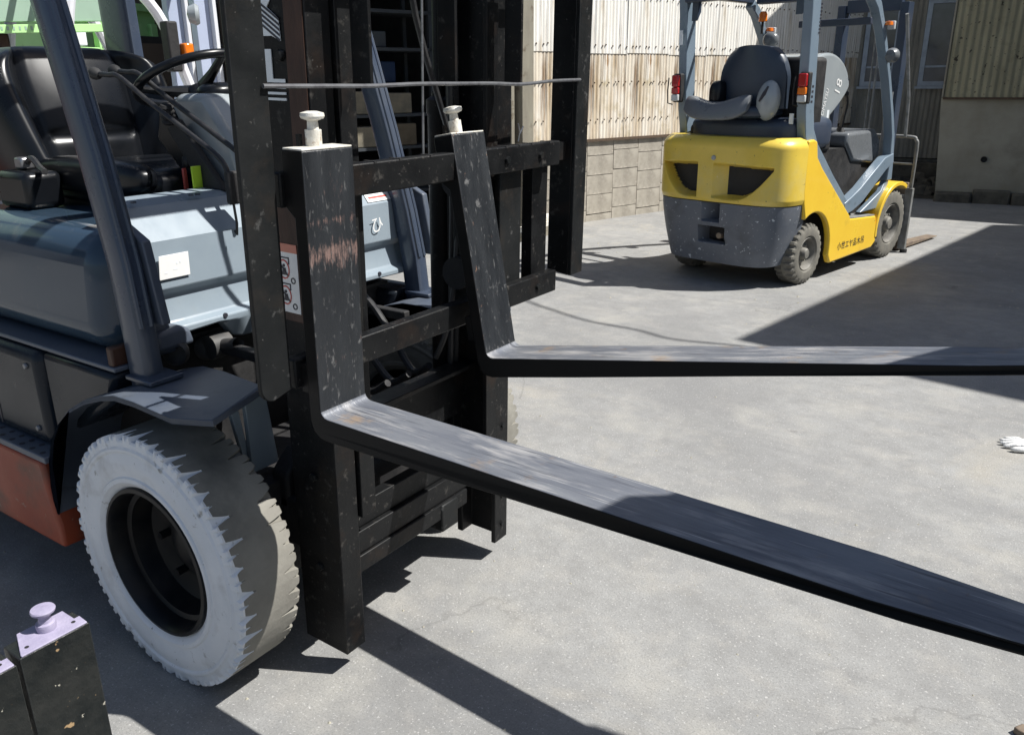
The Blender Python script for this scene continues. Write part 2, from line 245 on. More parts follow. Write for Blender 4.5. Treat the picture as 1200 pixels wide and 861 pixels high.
# ---------------------------------------------------------------- mesh helpers
class MB:
    def __init__(s): s.v = []; s.f = []; s.mi = []
    def add(s, vs, fs, mi=0):
        o = len(s.v); s.v += [tuple(map(float, q)) for q in vs]
        for q in fs: s.f.append([o+i for i in q]); s.mi.append(mi)
        return s
    def box(s, x0, x1, y0, y1, z0, z1, mi=0):
        vs = [(x, y, z) for z in (z0, z1) for y in (y0, y1) for x in (x0, x1)]
        return s.add(vs, [(0, 2, 3, 1), (4, 5, 7, 6), (0, 1, 5, 4), (2, 6, 7, 3), (0, 4, 6, 2), (1, 3, 7, 5)], mi)
    def prism(s, poly, axis, a0, a1, mi=0, cap=None):
        def P3(p, a):
            return {'x': (a, p[0], p[1]), 'y': (p[0], a, p[1]), 'z': (p[0], p[1], a)}[axis]
        n = len(poly); vs = [P3(p, a0) for p in poly] + [P3(p, a1) for p in poly]
        s.add(vs, [(i, (i+1) % n, n+(i+1) % n, n+i) for i in range(n)], mi)
        o = len(s.v) - 2*n
        for q in (list(range(n))[::-1], list(range(n, 2*n))):
            s.f.append([o+i for i in q]); s.mi.append(mi if cap is None else cap)
        return s
    def tube(s, pts, r, n=10, mi=0, caps=True, closed=False):
        pts = [Vector(p) for p in pts]; m = len(pts); rs = r if isinstance(r, (list, tuple)) else [r]*m
        vs = []; prev = None
        for i, p in enumerate(pts):
            if closed: t = (pts[(i+1) % m] - pts[i-1]).normalized()
            else: t = (pts[min(i+1, m-1)] - pts[max(i-1, 0)]).normalized()
            if prev is None: a = t.orthogonal().normalized()
            else: a = (prev - t*prev.dot(t)).normalized()
            prev = a; b = t.cross(a)
            for k in range(n):
                an = 2*PI*k/n; vs.append(p + (a*math.cos(an) + b*math.sin(an))*rs[i])
        fs = []
        for i in range(m if closed else m-1):
            j = (i+1) % m
            for k in range(n): fs.append((i*n+k, i*n+(k+1) % n, j*n+(k+1) % n, j*n+k))
        if caps and not closed: fs += [tuple(range(n))[::-1], tuple((m-1)*n+k for k in range(n))]
        return s.add(vs, fs, mi)
    def cyl(s, p0, p1, r, n=16, mi=0): return s.tube([p0, p1], r, n, mi)
    def lathe(s, prof, org, ax, n=32, mi=0, closed=False):
        ax = Vector(ax).normalized(); a = ax.orthogonal().normalized(); b = ax.cross(a); org = Vector(org)
        vs = [org + ax*h + (a*math.cos(2*PI*k/n) + b*math.sin(2*PI*k/n))*r for (r, h) in prof for k in range(n)]
        m = len(prof); fs = []
        for i in range(m if closed else m-1):
            j = (i+1) % m
            for k in range(n): fs.append((i*n+k, i*n+(k+1) % n, j*n+(k+1) % n, j*n+k))
        return s.add(vs, fs, mi)
    def grid(s, fn, nu, nv, mi=0, mfn=None):
        o = len(s.v)
        for j in range(nv+1):
            for i in range(nu+1): s.v.append(tuple(fn(i/nu, j/nv)))
        for j in range(nv):
            for i in range(nu):
                a = o + j*(nu+1) + i; s.f.append([a, a+1, a+nu+2, a+nu+1])
                s.mi.append(mfn((i+.5)/nu, (j+.5)/nv) if mfn else mi)
        return s
    def rbox(s, c, d, r=0.02, mi=0, n=6, e=4):
        """soft rounded block: superellipsoid"""
        def sg(v, p): return math.copysign(abs(v)**p, v)
        q = 2.0/e
        def fn(u, v):
            a = u*2*PI; b = (v-.5)*PI
            return (c[0]+d[0]*sg(math.cos(b), q)*sg(math.cos(a), q), c[1]+d[1]*sg(math.cos(b), q)*sg(math.sin(a), q), c[2]+d[2]*sg(math.sin(b), q))
        return s.grid(fn, 8*n, 4*n, mi)
    def map(s, fn, start=0):
        for i in range(start, len(s.v)): s.v[i] = tuple(fn(*s.v[i]))
        return s
    def build(s, name, mats, parent=None, bevel=0.0, smooth=True, ang=35, kind=None, seg=2, recalc=True, off=None, weld=False):
        me = bpy.data.meshes.new(name)
        off = off if off is not None else (parent['_off'] if parent is not None and '_off' in parent else (0, 0, 0))
        me.from_pydata([(x-off[0], y-off[1], z-off[2]) for x, y, z in s.v], [], s.f)
        mats = mats if isinstance(mats, (list, tuple)) else [mats]
        for m in mats: me.materials.append(m)
        me.polygons.foreach_set('material_index', s.mi)
        if recalc or weld:
            b = bmesh.new(); b.from_mesh(me)
            if weld: bmesh.ops.remove_doubles(b, verts=b.verts, dist=1e-5)
            bmesh.ops.recalc_face_normals(b, faces=b.faces); b.to_mesh(me); b.free()
        if smooth:
            me.shade_smooth(); me.set_sharp_from_angle(angle=R(ang))
        o = bpy.data.objects.new(name, me); COL.objects.link(o)
        if parent is not None:
            o.parent = parent; OFF[o.name] = off
            o['_off'] = off
        if kind: o['kind'] = kind
        if bevel:
            bm = o.modifiers.new('bevel', 'BEVEL'); bm.width = bevel; bm.segments = seg; bm.limit_method = 'ANGLE'; bm.angle_limit = R(40)
        return o
OFF = {}
def thing(name, label, cat, loc=(0, 0, 0), rz=0, group=None, off=None):
    o = bpy.data.objects.new(name, None); COL.objects.link(o); o.empty_display_size = 0.2
    o.location = loc; o.rotation_euler = (0, 0, rz); o['label'] = label; o['category'] = cat
    if group: o['group'] = group
    o['_off'] = tuple(off) if off is not None else (tuple(loc) if rz == 0 else (0, 0, 0))
    return o
def tag(o, label, cat, group=None):
    o['label'] = label; o['category'] = cat
    if group: o['group'] = group
    return o
def dup(o, parent=None, loc=None, deep=True):
    c = o.copy(); COL.objects.link(c); c.parent = parent if parent is not None else o.parent
    if loc is not None: c.location = loc
    if deep:
        for ch in list(o.children): dup(ch, c)
    return c
def text(name, body, size, org, xdir, ydir, m, parent, ext=0.0, lift=0.0015, align='LEFT', sx=1.0):
    cu = bpy.data.curves.new(name, 'FONT'); cu.body = body; cu.size = size; cu.align_x = align; cu.resolution_u = 3; cu.extrude = ext
    t = bpy.data.objects.new(name+'_t', cu); COL.objects.link(t)
    dg = bpy.context.evaluated_depsgraph_get(); me = bpy.data.meshes.new_from_object(t.evaluated_get(dg))
    bpy.data.objects.remove(t); bpy.data.curves.remove(cu)
    X = Vector(xdir).normalized(); Y = Vector(ydir).normalized(); Z = X.cross(Y)
    off = Vector(parent['_off']) if parent is not None and '_off' in parent else Vector((0, 0, 0))
    for v in me.vertices: v.co = Vector(org) - off + X*v.co.x*sx + Y*v.co.y + Z*lift
    me.materials.clear(); me.materials.append(m); me.name = name
    o = bpy.data.objects.new(name, me); COL.objects.link(o); o.parent = parent
    if parent is not None: o['_off'] = tuple(off)
    return o
def arc(cx, cz, r, a0, a1, n): return [(cx + r*math.cos(R(a0+(a1-a0)*i/n)), cz + r*math.sin(R(a0+(a1-a0)*i/n))) for i in range(n+1)]
def smoothpath(pts, k=6):
    pts = [Vector(p) for p in pts]; P = [pts[0]] + pts + [pts[-1]]; out = []
    for i in range(1, len(P)-2):
        for j in range(k):
            t = j/k; a, b, c, d = P[i-1], P[i], P[i+1], P[i+2]
            out.append(0.5*((2*b) + (c-a)*t + (2*a-5*b+4*c-d)*t*t + (3*b-a-3*c+d)*t**3))
    out.append(pts[-1]); return out

# ================================================================= SETTING
rnd = random.Random(5)
g = MB()
xs = [-90, -40, -18, -8, -4, -2, 0, 2, 4, 8, 18, 40, 90]
g.grid(lambda u, v: (-120+240*u, -120+240*v, 0), 24, 24)
g.build('ground', M_ground, kind='structure', smooth=False)

# ---- white clad workshop along the left of the yard, garage opening nearer the camera
WD = Vector((.296, .955, 0)).normalized(); WN = Vector((WD.y, -WD.x, 0)); WP = Vector((-3.177, 6.374, 0))
wrot = math.atan2(WD.y, WD.x)
# local frame: x along the wall, y = -WN (into the building), z up
shed = thing('workshop_building', 'long workshop with stained white corrugated sheets above a concrete block base', 'building', tuple(WP), wrot)
def sheet_mesh(wid, hgt, pitch, amp, seed=0, th=0.0):
    mb = MB(); n = int(round(wid/pitch))*6; r = random.Random(seed)
    k = [r.uniform(-.004, .004) for _ in range(8)]
    def fn(u, v):
        x = u*wid; return (x, -amp*math.cos(2*PI*x/pitch) + k[int(u*7)]*math.sin(v*3) , v*hgt)
    mb.grid(fn, n, 3); return mb
PITCH = .050; SW = PITCH*13
sheets = [sheet_mesh(SW+PITCH*.5, .90, PITCH, .0034, s).build('sheet_src', [m], None, recalc=False, ang=80) for s, m in ((0, M_clad), (1, M_clad), (2, M_cladu), (3, M_cladu))]
meshes = [o.data for o in sheets]
for o in sheets: bpy.data.objects.remove(o)
def place(mesh, name, parent, loc, rot=(0, 0, 0)):
    o = bpy.data.objects.new(name, mesh); COL.objects.link(o); o.parent = parent; o.location = loc; o.rotation_euler = rot; return o
for row, z0 in enumerate((.87, 1.73, 2.60, 3.46)):
    for c in range(9):
        o = place(meshes[(0 if row == 0 else 2) + rnd.randint(0, 1)], 'sheet', shed, (-.78 + c*SW, -.012 + .004*(c % 2) - .006*row, z0 - .01*(c % 2)), (0, 0, 0))
MB().box(-.80, 5.2, .03, .15, .85, 4.4).build('wall_core', M_mortar, shed, off=(0, 0, 0))
MB().box(-.80, 5.2, .05, .17, 0, .862).build('mortar', M_mortar, shed, off=(0, 0, 0))
bl = MB().box(0, .384, 0, .1, 0, .2).build('block_src', M_block, None, bevel=.004); bme = bl.data
n = 0
for c in range(16):
    st = [0, .02, -.03, .015][c % 4]
    zs = [-.13, .08, .287, .494, .701] if c % 2 == 0 else [-.08, .127, .334, .541, .748]
    for z in zs:
        hh = min(.2, .862 - z)
        o = place(bme, 'block', shed, (-.79 + c*.391, -.002 - rnd.uniform(0, .008), z), (0, 0, rnd.uniform(-.008, .008)))
        o.scale = (1, 1, hh/.2)
bpy.data.objects.remove(bl)
nl = MB()
for z in (1.0, 1.07, 1.44, 1.80, 2.27, 2.67, 3.1):
    if z == 1.0: continue
    x = -.74
    while x < 5.1:
        if rnd.random() < .93: nl.lathe([(0, .012), (.005, .010), (.008, .006), (.009, 0)], (x+rnd.uniform(-.006, .006), -.018, z+rnd.uniform(-.008, .008)), (0, -1, 0), 6)
        x += PITCH*(2 if rnd.random() < .75 else 1)
nl.build('nail_heads', M_nail, shed, kind='stuff', off=(0, 0, 0))
fl = MB().box(-.8, 5.2, -.03, .06, .845, .872); fl.build('sill_flashing', M_nail, shed, off=(0, 0, 0))
# door posts, lintel, roof, dark room with shelves
MB().box(-.945, -.80, -.06, .12, 0, 4.3).build('door_post', M_post, shed, bevel=.004, off=(0, 0, 0))
MB().box(-1.05, -1.01, -.02, .06, 0, 4.3).build('door_post', M_post, shed, bevel=.003, off=(0, 0, 0))
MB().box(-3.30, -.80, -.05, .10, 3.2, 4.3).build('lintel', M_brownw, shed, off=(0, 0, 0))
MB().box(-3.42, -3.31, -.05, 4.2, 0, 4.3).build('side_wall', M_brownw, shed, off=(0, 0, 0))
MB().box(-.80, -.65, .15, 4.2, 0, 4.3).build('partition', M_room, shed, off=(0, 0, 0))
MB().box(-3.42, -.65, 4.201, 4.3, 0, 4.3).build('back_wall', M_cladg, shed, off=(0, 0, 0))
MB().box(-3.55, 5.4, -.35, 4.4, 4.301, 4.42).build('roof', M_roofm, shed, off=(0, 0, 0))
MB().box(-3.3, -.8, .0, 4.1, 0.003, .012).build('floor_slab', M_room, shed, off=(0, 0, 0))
MB().box(-.74, 5.2, .2, 4.2, 0, .1).build('foundation', M_mortar, shed, off=(0, 0, 0))
# steel shelf in the garage
SH = thing('storage_shelf', 'steel shelf with cartons and a blue crate in the dim garage', 'shelf', tuple(WP + WD*-2.45 - WN*1.05), wrot)
for sx in (-1.0, .0, 1.2):
    for sy in (0, .5): MB().box(sx-.02, sx+.02, sy, sy+.04, 0, 2.5).build('upright', M_shelf, SH, off=(0, 0, 0))
for z in (.35, .8, 1.12, 1.42, 1.75, 2.1): MB().box(-1.02, 1.22, 0, .54, z, z+.03).build('shelf_board', M_shelf, SH, off=(0, 0, 0))
items = [(1.15, [(.2, .38, .22, M_cream), (.65, .3, .2, M_cream), (-.2, .35, .2, M_card)], 'carton'), (1.45, [(.1, .7, .2, M_bluebox), (-.6, .5, .18, M_bluebox)], 'crate'),
         (1.78, [(.3, .4, .15, M_shelf), (-.3, .3, .2, M_card)], 'tool_case'), (.83, [(.15, .5, .2, M_cream), (.7, .3, .22, M_card)], 'carton'), (.38, [(.1, .6, .25, M_card)], 'carton')]
nm = {'carton': ['cream carton on the {} shelf board in the garage, {} one', 'carton'], 'crate': ['blue crate on the {} shelf board in the garage, {} one', 'crate'], 'tool_case': ['small case on the {} shelf board in the garage, {} one', 'case']}
lev = {1.15: 'third', 1.45: 'fourth', 1.78: 'fifth', .83: 'second', .38: 'lowest'}
for z, its, nme in items:
    for q, (x, wdt, h, m) in enumerate(sorted(its, key=lambda t: t[0])):
        base = SH.location + WD*x - WN*.02
        o = MB().box(0, wdt, 0, .4, 0, h).build(nme, m, None, bevel=.01)
        o.location = (base.x, base.y, z+.002); o.rotation_euler = (0, 0, wrot+rnd.uniform(-.05, .05))
        lb = {'carton': 'carton', 'crate': 'blue crate', 'tool_case': 'case'}[nme]
        col = {M_cream.name: 'cream', M_card.name: 'brown cardboard', M_shelf.name: 'dark', M_bluebox.name: 'long' if wdt > .6 else 'short'}[m.name]
        tag(o, f'{col} {lb} on the {lev[z]} shelf board of the dim garage, {["leftmost", "next to the leftmost", "rightmost"][q]}', nm[nme][1])
        if nme == 'crate' and wdt > .6: MB().box(.25, .47, -.004, -.001, .06, .14).build('paper_label', M_white, o, off=(0, 0, 0))
# work board leaning beside door post
o = MB().box(0, .35, 0, .05, 0, .05)
bt = thing('timber_stack', 'pale timber offcuts lying at the foot of the garage door post', 'timber', tuple(WP + WD*-.98 + WN*.35), wrot+.5)
for i in range(4):
    a = rnd.uniform(-.3, .3); MB().box(-.35, .35, -.04, .04, .001+.045*i, .043+.045*i).map(lambda x, y, z, a=a: (x*math.cos(a)-y*math.sin(a), x*math.sin(a)+y*math.cos(a), z)).build('board', M_capw if i > 1 else M_post, bt, off=(0, 0, 0))

# ---- far sheds: recessed grey wall and the building with concrete plinth
CD = Vector((.992, .128, 0)).normalized(); CN = Vector((-CD.y, CD.x, 0)); CP = Vector((-.239, 10.18, 0)); crot = math.atan2(CD.y, CD.x)
ga = thing('gray_shed', 'dark grey corrugated shed with two windows set back behind the yard', 'shed', tuple(CP + CN*1.2), crot)
z0g = .42
gsm = [sheet_mesh(.62, 2.6, .062, .008, 11+i).build('s', [M_cladg], None, recalc=False, ang=80) for i in range(2)]
gme = [o.data for o in gsm]
for o in gsm: bpy.data.objects.remove(o)
def cut_sheet(x0, x1, za, zb, seed=3):
    mb = MB(); n = max(6, int((x1-x0)/.0103)); mb.grid(lambda u, v: (x0+(x1-x0)*u, -.008*math.cos(2*PI*(x0+(x1-x0)*u)/.062), za+(zb-za)*v), n, 2)
    return mb.build('sheet', M_cladg, ga, recalc=False, ang=80, off=(0, 0, 0))
for (a, b, c, d) in ((-1.3, -1.18, .42, 3.0), (-1.18, -.80, .42, 1.38), (-1.18, -.80, 2.42, 3.0), (-.80, -.45, .42, 3.0), (-.45, .25, .42, 1.38), (-.45, .25, 2.42, 3.0), (.25, 3.6, .42, 3.0)): cut_sheet(a, b, c, d)
for (a, b, sill) in ((-1.18, -.80, 0), (-.45, .25, 0)):
    f = MB()
    f.box(a-.03, a+.03, -.05, .03, 1.36, 2.44).box(b-.03, b+.03, -.05, .03, 1.36, 2.44).box(a+.03, b-.03, -.05, .03, 2.38, 2.44).box(a+.03, b-.03, -.05, .03, 1.36, 1.42)
    f.box(a-.06, b+.06, -.075, -.051, 1.325, 1.357)
    wo = f.build('window', M_frame, ga, off=(0, 0, 0))
    MB().box(a+.031, b-.031, -.02, -.012, 1.621, 2.379).build('pane', M_win, wo, off=(0, 0, 0))
    MB().box(a+.031, b-.031, -.02, -.012, 1.421, 1.59).build('pane', M_win, wo, off=(0, 0, 0))
    MB().box(a+.031, b-.031, -.035, .01, 1.592, 1.619).build('mullion', M_frame, wo, off=(0, 0, 0))
MB().box(-1.3, 3.6, .03, .12, .40, 3.0).build('wall_core', M_room, ga, off=(0, 0, 0))
MB().box(-1.3, 3.6, -.02, .14, 0, .36).build('footing', M_stone, ga, bevel=.01, off=(0, 0, 0))
rf = MB().prism([(-1.5, 2.93), (4, 3.3), (4, 3.38), (-1.5, 3.01)], 'y', -.5, 3.2); rf.build('roof', M_roofm, ga, off=(0, 0, 0))
MB().box(-1.3, 3.6, 3.0, 3.1, 0, 3.0).build('back_wall', M_cladg, ga, off=(0, 0, 0))

cb = thing('concrete_plinth_building', 'building with mossy corrugated cladding above a stained concrete plinth', 'building', tuple(CP), crot)
# concrete plinth with a slightly uneven face
pl_ = MB()
def pf(u, v):
    x = -.05 + 5.0*u; z = .12 + 1.11*v
    return (x - .10*v*(1-min(1, u*20)), -.004*math.sin(x*3.1+z*2), z)
pl_.grid(pf, 60, 12); pl_.build('plinth_face', M_conc, cb, recalc=False, off=(0, 0, 0))
MB().prism([(-.049, .0), (4.95, .0), (4.95, 1.225), (-.145, 1.225)], 'y', .012, 2.5).build('plinth', M_conc, cb, off=(0, 0, 0))
MB().lathe([(.0, .0), (.03, -.002), (.036, -.012), (.03, -.03)], (.42, -.006, .52), (0, 1, 0), 14).build('drain_hole', M_dark, cb, off=(0, 0, 0))
for i in range(12):
    wdt = .42; x = -.06 + i*.42
    mb = MB().box(x, x+.405, -.10-rnd.uniform(0, .05), .01, -.02, .10+rnd.uniform(0, .09))
    mb.build('footing_stone', M_stone, cb, bevel=.02, off=(0, 0, 0))
for c in range(8):
    mb = MB(); x0 = -.12 + c*.64
    mb.grid(lambda u, v: (x0+.65*u, -.03 - .009*math.cos(2*PI*(x0+.65*u)/.078) - .003*(c % 2), 1.235+2.6*v), 60, 3)
    o = mb.build('sheet', M_cladm, cb, recalc=False, ang=80, off=(0, 0, 0))
MB().box(-.10, 5, -.012, .1, 1.24, 3.83).build('wall_core', M_dark, cb, off=(0, 0, 0))
MB().box(-.13, 5.0, -.045, -.013, 1.212, 1.238).build('sill_board', M_nail, cb, off=(0, 0, 0))
MB().box(-.15, -.13, -.04, 2.5, 1.24, 3.83).build('corner_flashing', M_post, cb, off=(0, 0, 0))
MB().box(-.128, -.105, 0, 2.5, 1.24, 3.83).build('side_wall', M_cladm, cb, off=(0, 0, 0))
# roof whose edge throws the shade on the far yard
rf = MB().prism([(-.5, 4.6), (5.4, 6.4), (5.4, 6.5), (-.5, 4.7)], 'y', -.25, 5.0); rf.build('roof', M_roofm, cb, off=(0, 0, 0))
MB().prism([(-.10, 3.82), (5, 3.82), (5, 6.26), (-.10, 4.71)], 'y', -.01, .08).build('gable_wall', M_cladm, cb, off=(0, 0, 0))
# rubble between the sheds
rb = MB()
for i in range(120):
    x = rnd.uniform(-1.5, -.06); y = rnd.uniform(.35, 1.12); s = rnd.uniform(.025, .09); z = .02 + (y-.3)*.22*rnd.random() + s*.5
    a = rnd.uniform(0, 3); vs = []
    for (dx, dy, dz) in [(-1, -1, -1), (1, -1, -1), (1, 1, -1), (-1, 1, -1), (-.7, -.6, 1), (.7, -.7, .8), (.6, .7, 1), (-.6, .6, .7)]:
        dx *= s*rnd.uniform(.7, 1.2); dy *= s*rnd.uniform(.7, 1.2); dz *= s*.6
        vs.append((x+dx*math.cos(a)-dy*math.sin(a), y+dx*math.sin(a)+dy*math.cos(a), z+dz))
    rb.add(vs, [(0, 3, 2, 1), (4, 5, 6, 7), (0, 1, 5, 4), (1, 2, 6, 5), (2, 3, 7, 6), (3, 0, 4, 7)])
rb.map(lambda x, y, z: tuple(CP + CD*x + CN*y + Vector((0, 0, z))))
o = rb.build('rubble', M_stone, None, kind='stuff'); tag(o, 'dark broken rubble piled below the grey shed wall', 'rubble')
dm = MB(); dm.grid(lambda u, v: tuple(CP + CD*(-1.6+1.56*u) + CN*(.1+1.12*v) + Vector((0, 0, .004+.16*v*v+.03*math.sin(u*9)*v))), 14, 8)
dm.build('soil_bank', M_dirt, kind='structure')

# ---- tall building out of frame to the right: its shadow lies over the yard
tb = thing('tall_building', 'tall plain building east of the yard, throwing the big shadow', 'building', (3.46, 4.93, 0), R(-8.5))
MB().box(0, 9, 0, 5.45, 0, 6.0).build('wall', M_conc, tb, off=(0, 0, 0))
MB().box(.0, 9, 0, 5.45, 6.001, 6.05).build('roof', M_roofm, tb, off=(0, 0, 0))
for i in range(3):
    f = MB().box(-.04, -.001, .7+i*1.6, 1.7+i*1.6, 1.2, 2.3).build('window', M_frame, tb, off=(0, 0, 0))
    MB().box(-.05, -.041, .76+i*1.6, 1.64+i*1.6, 1.26, 2.24).build('pane', M_win, f, off=(0, 0, 0))
# added unseen sheet right of the camera, cut to shade the fork tips
cp = thing('fork_tip_shade', 'added out-of-view shade sheet on posts, darkening the fork tips', 'shade helper', (2.5, -.3, 0))
MB().prism([(1.58, -.06), (1.60, .02), (1.655, .065), (1.80, .425), (1.885, .55), (2.2, .59), (3.2, .57), (3.2, -1.3), (1.62, -1.3)], 'z', 2.2, 2.22).build('shade_sheet', M_roofm, cp)
for x, y in ((3.1, -1.2), (3.1, .5), (1.95, -1.2)): MB().box(x-.02, x+.02, y-.02, y+.02, 0, 2.199).build('post', M_post, cp)

# ================================================================= NEAR FORKLIFT (orange and grey)
TT = R(1.317); CT, ST = math.cos(TT), math.sin(TT)
def mm(x, y, z): return (x*CT + (z-.3)*ST, y, .3 + (z-.3)*CT - x*ST)
F1 = thing('forklift', 'orange and slate forklift in the foreground with black mast, raised forks and white-sided front tyre', 'forklift', (-.55, .035, 0))
def mast(mb, name, m, parent=F1, **k): return mb.map(mm).build(name, m, parent, **k)
YC = .035
# outer rails
for s, yo in ((1, -.335), (-1, .382)):
    mb = MB()
    mb.prism([(yo, -.235), (yo, -.085), (yo+s*.066, -.085), (yo+s*.066, -.10), (yo+s*.014, -.10), (yo+s*.014, -.215), (yo+s*.066, -.215), (yo+s*.066, -.235)], 'z', .062, 2.15)
    mb.map(lambda x, y, z: (y, x, z))
    o = mast(mb, 'outer_rail', M_blk, bevel=.0025)
    if s == 1:
        MB().box(-.225, -.092, yo-.002, yo-.0005, 1.2, 2.0).build('d', M_rust) if False else None
        rb_ = MB().box(-.143, -.09, yo-.0025, yo-.0006, 1.235, 1.9); mast(rb_, 'rust_band', M_rust, o)
        # decals: white K block with stripes, white L block with stripes
        def dq(poly, nme='decal'): return mast(MB().prism(poly, 'y', yo-.0032, yo-.0012), nme, M_decal, o)
        def dx(u, v): return (-.223 + (u-306)*.00246, 1.605 - .00162*v)
        dq([dx(u, v) for u, v in ((306, -60), (306, 42), (323, 42), (333, 48), (332, 22), (319, 9), (332, -14), (332, -60))])
        for i in range(5): mast(MB().prism([dx(u, v+6*i) for u, v in ((313, 4), (333, 22), (333, 25), (313, 7))], 'y', yo-.0042, yo-.0034), 'stripe', M_ink, o)
        dq([(-.226, 1.512), (-.188, 1.512), (-.188, 1.455), (-.152, 1.455), (-.152, 1.448), (-.226, 1.448)])
        for i in range(3): dq([(-.226, 1.441-i*.0115), (-.152, 1.441-i*.0115), (-.152, 1.436-i*.0115), (-.226, 1.436-i*.0115)])
# inner rails
for s, yo in ((1, -.262), (-1, .309)):
    mb = MB().prism([(yo, -.215), (yo, -.078), (yo+s*.05, -.078), (yo+s*.05, -.092), (yo+s*.013, -.092), (yo+s*.013, -.20), (yo+s*.05, -.20), (yo+s*.05, -.215)], 'z', .43, 2.5)
    mb.map(lambda x, y, z: (y, x, z)); mast(mb, 'inner_rail', M_blk, bevel=.002)
# lower cross beam made of stepped plates, mid plate, upper tie
mb = MB().box(-.16, -.125, -.268, .315, .37, .435); mast(mb, 'cross_beam', M_blk, bevel=.003)
mb = MB().box(-.17, -.112, -.268, .315, .305, .368); mast(mb, 'cross_beam', M_blk, bevel=.003)
mb = MB().box(-.18, -.105, -.268, .20, .255, .303); mast(mb, 'cross_beam', M_blk, bevel=.003)
mb = MB().box(-.205, -.19, -.25, .30, .50, .66).box(-.205, -.14, -.25, .30, .655, .668); mast(mb, 'mid_plate', M_blk, bevel=.002)
for z in (1.95, 2.4): mast(MB().box(-.24, -.20, -.26, .31, z, z+.09), 'top_tie', M_blk, bevel=.003)
mast(MB().prism([(-.262, .43), (-.262, .60), (-.20, .60), (-.235, .52), (-.235, .43)], 'x', -.13, -.118), 'gusset', M_blk)
# lift cylinders, chains, hoses
for y in (-.215, .285):
    mb = MB(); mb.lathe([(.0, .22), (.034, .22), (.034, 1.36), (.037, 1.365), (.037, 1.40), (.022, 1.41), (.0221, 1.42)], (-.255, y, 0), (0, 0, 1), 20)
    o = mast(mb, 'lift_cylinder', M_blk)
    mast(MB().cyl((-.255, y, 1.42), (-.255, y, 2.4), .017, 14), 'ram', M_blk, o)
for y in (-.205, .255):
    mb = MB()
    for i in range(80):
        z = .95 + i*.0185; ww = .010 if i % 2 else .007
        mb.box(-.190, -.176, y-ww, y+ww, z, z+.0165)
    mast(mb, 'lift_chain', M_dark)
for i, y in enumerate((-.215, -.16, .245, .27)):
    mast(MB().tube([(-.20, y, .6), (-.185, y+.002, 1.1), (-.19, y, 1.6), (-.2, y, 2.4)], .009, 8), 'hydraulic_hose', M_hose)
mast(MB().box(-.16, -.10, .075, .15, .215, .30), 'cylinder_foot', M_postg, bevel=.005)
# carriage
UB, LB = 1.2944, .9273
for z, hh, nme in ((UB, .0656, 'carriage_bar'), (LB, .063, 'carriage_bar')):
    mb = MB()
    if z == UB:
        mb.box(-.030, .0, -.502, .502, z-hh, z)
    else: mb.box(-.030, .0, -.502, .502, z-hh, z)
    o = mast(mb, nme, M_blk, bevel=.004)
    if z == UB:
        for y in (-.42, -.244, -.165, -.06, .03, .24, .30, .36, .45):
            mast(MB().box(-.032, .0006, y-.004, y+.004, z-.004, z+.0012), 'notch', M_dark, o)
for y0, y1 in ((-.40, -.27), (.255, .355)): mast(MB().box(-.052, -.031, y0, y1, .87, 1.235), 'carriage_plate', M_postg, bevel=.003)
for y in (-.245, .235):
    mast(MB().box(-.17, -.053, y-.006, y+.012, .86, 1.29), 'roller_bracket', M_blk, bevel=.003)
    for z in (.95, 1.2): mast(MB().cyl((-.145, y-.03, z), (-.145, y+.03, z), .045, 18), 'roller', M_dark)
# sticker plate beside the near post
pt_ = mast(MB().box(-.155, -.075, -.402, -.392, .965, 1.225), 'warning_plate', M_rust, bevel=.002)
mast(MB().box(-.155, -.082, -.4035, -.4022, .985, 1.115), 'warning_sticker', M_white, pt_)
mast(MB().box(-.155, -.082, -.4038, -.4022, 1.115, 1.133), 'sticker_heading', M_pink, pt_)
for zc in (1.078, 1.022):
    mb = MB(); 
    for i in range(24):
        a = 2*PI*i/24; b2 = 2*PI*(i+1)/24
        mb.prism([(-.124+.017*math.cos(a), zc+.021*math.sin(a)), (-.124+.017*math.cos(b2), zc+.021*math.sin(b2)), (-.124+.0142*math.cos(b2), zc+.018*math.sin(b2)), (-.124+.0142*math.cos(a), zc+.018*math.sin(a))], 'y', -.4046, -.4036)
    mast(mb, 'prohibition_ring', M_red, pt_)
    pm = MB().lathe([(0, .001), (.0035, .001), (.0035, 0)], (-.124, -.4036, zc+.008), (0, -1, 0), 10)
    pm.prism([(-.130, zc-.012), (-.117, zc-.012), (-.119, zc+.003), (-.128, zc+.003)], 'y', -.4046, -.4036)
    pm.prism([(-.137, zc+.011), (-.112, zc-.015), (-.110, zc-.013), (-.135, zc+.013)], 'y', -.4052, -.4047)
    pm.prism([(-.142, zc+.024), (-.108, zc+.024), (-.108, zc+.0265), (-.142, zc+.0265)], 'y', -.4046, -.4036)
    pm.prism([(-.1095, zc+.012), (-.107, zc+.012), (-.107, zc+.0265), (-.1095, zc+.0265)], 'y', -.4046, -.4036)
    mast(pm, 'pictogram', M_ink, pt_)
    mb = MB()
    for i in range(14):
        a = 2*PI*i/14; b2 = 2*PI*(i+1)/14
        mb.prism([(-.098+.007*math.cos(a), zc-.022+.007*math.sin(a)), (-.098+.007*math.cos(b2), zc-.022+.007*math.sin(b2)), (-.098+.0045*math.cos(b2), zc-.022+.0045*math.sin(b2)), (-.098+.0045*math.cos(a), zc-.022+.0045*math.sin(a))], 'y', -.4046, -.4036)
    mast(mb, 'pictogram', M_ink, pt_)
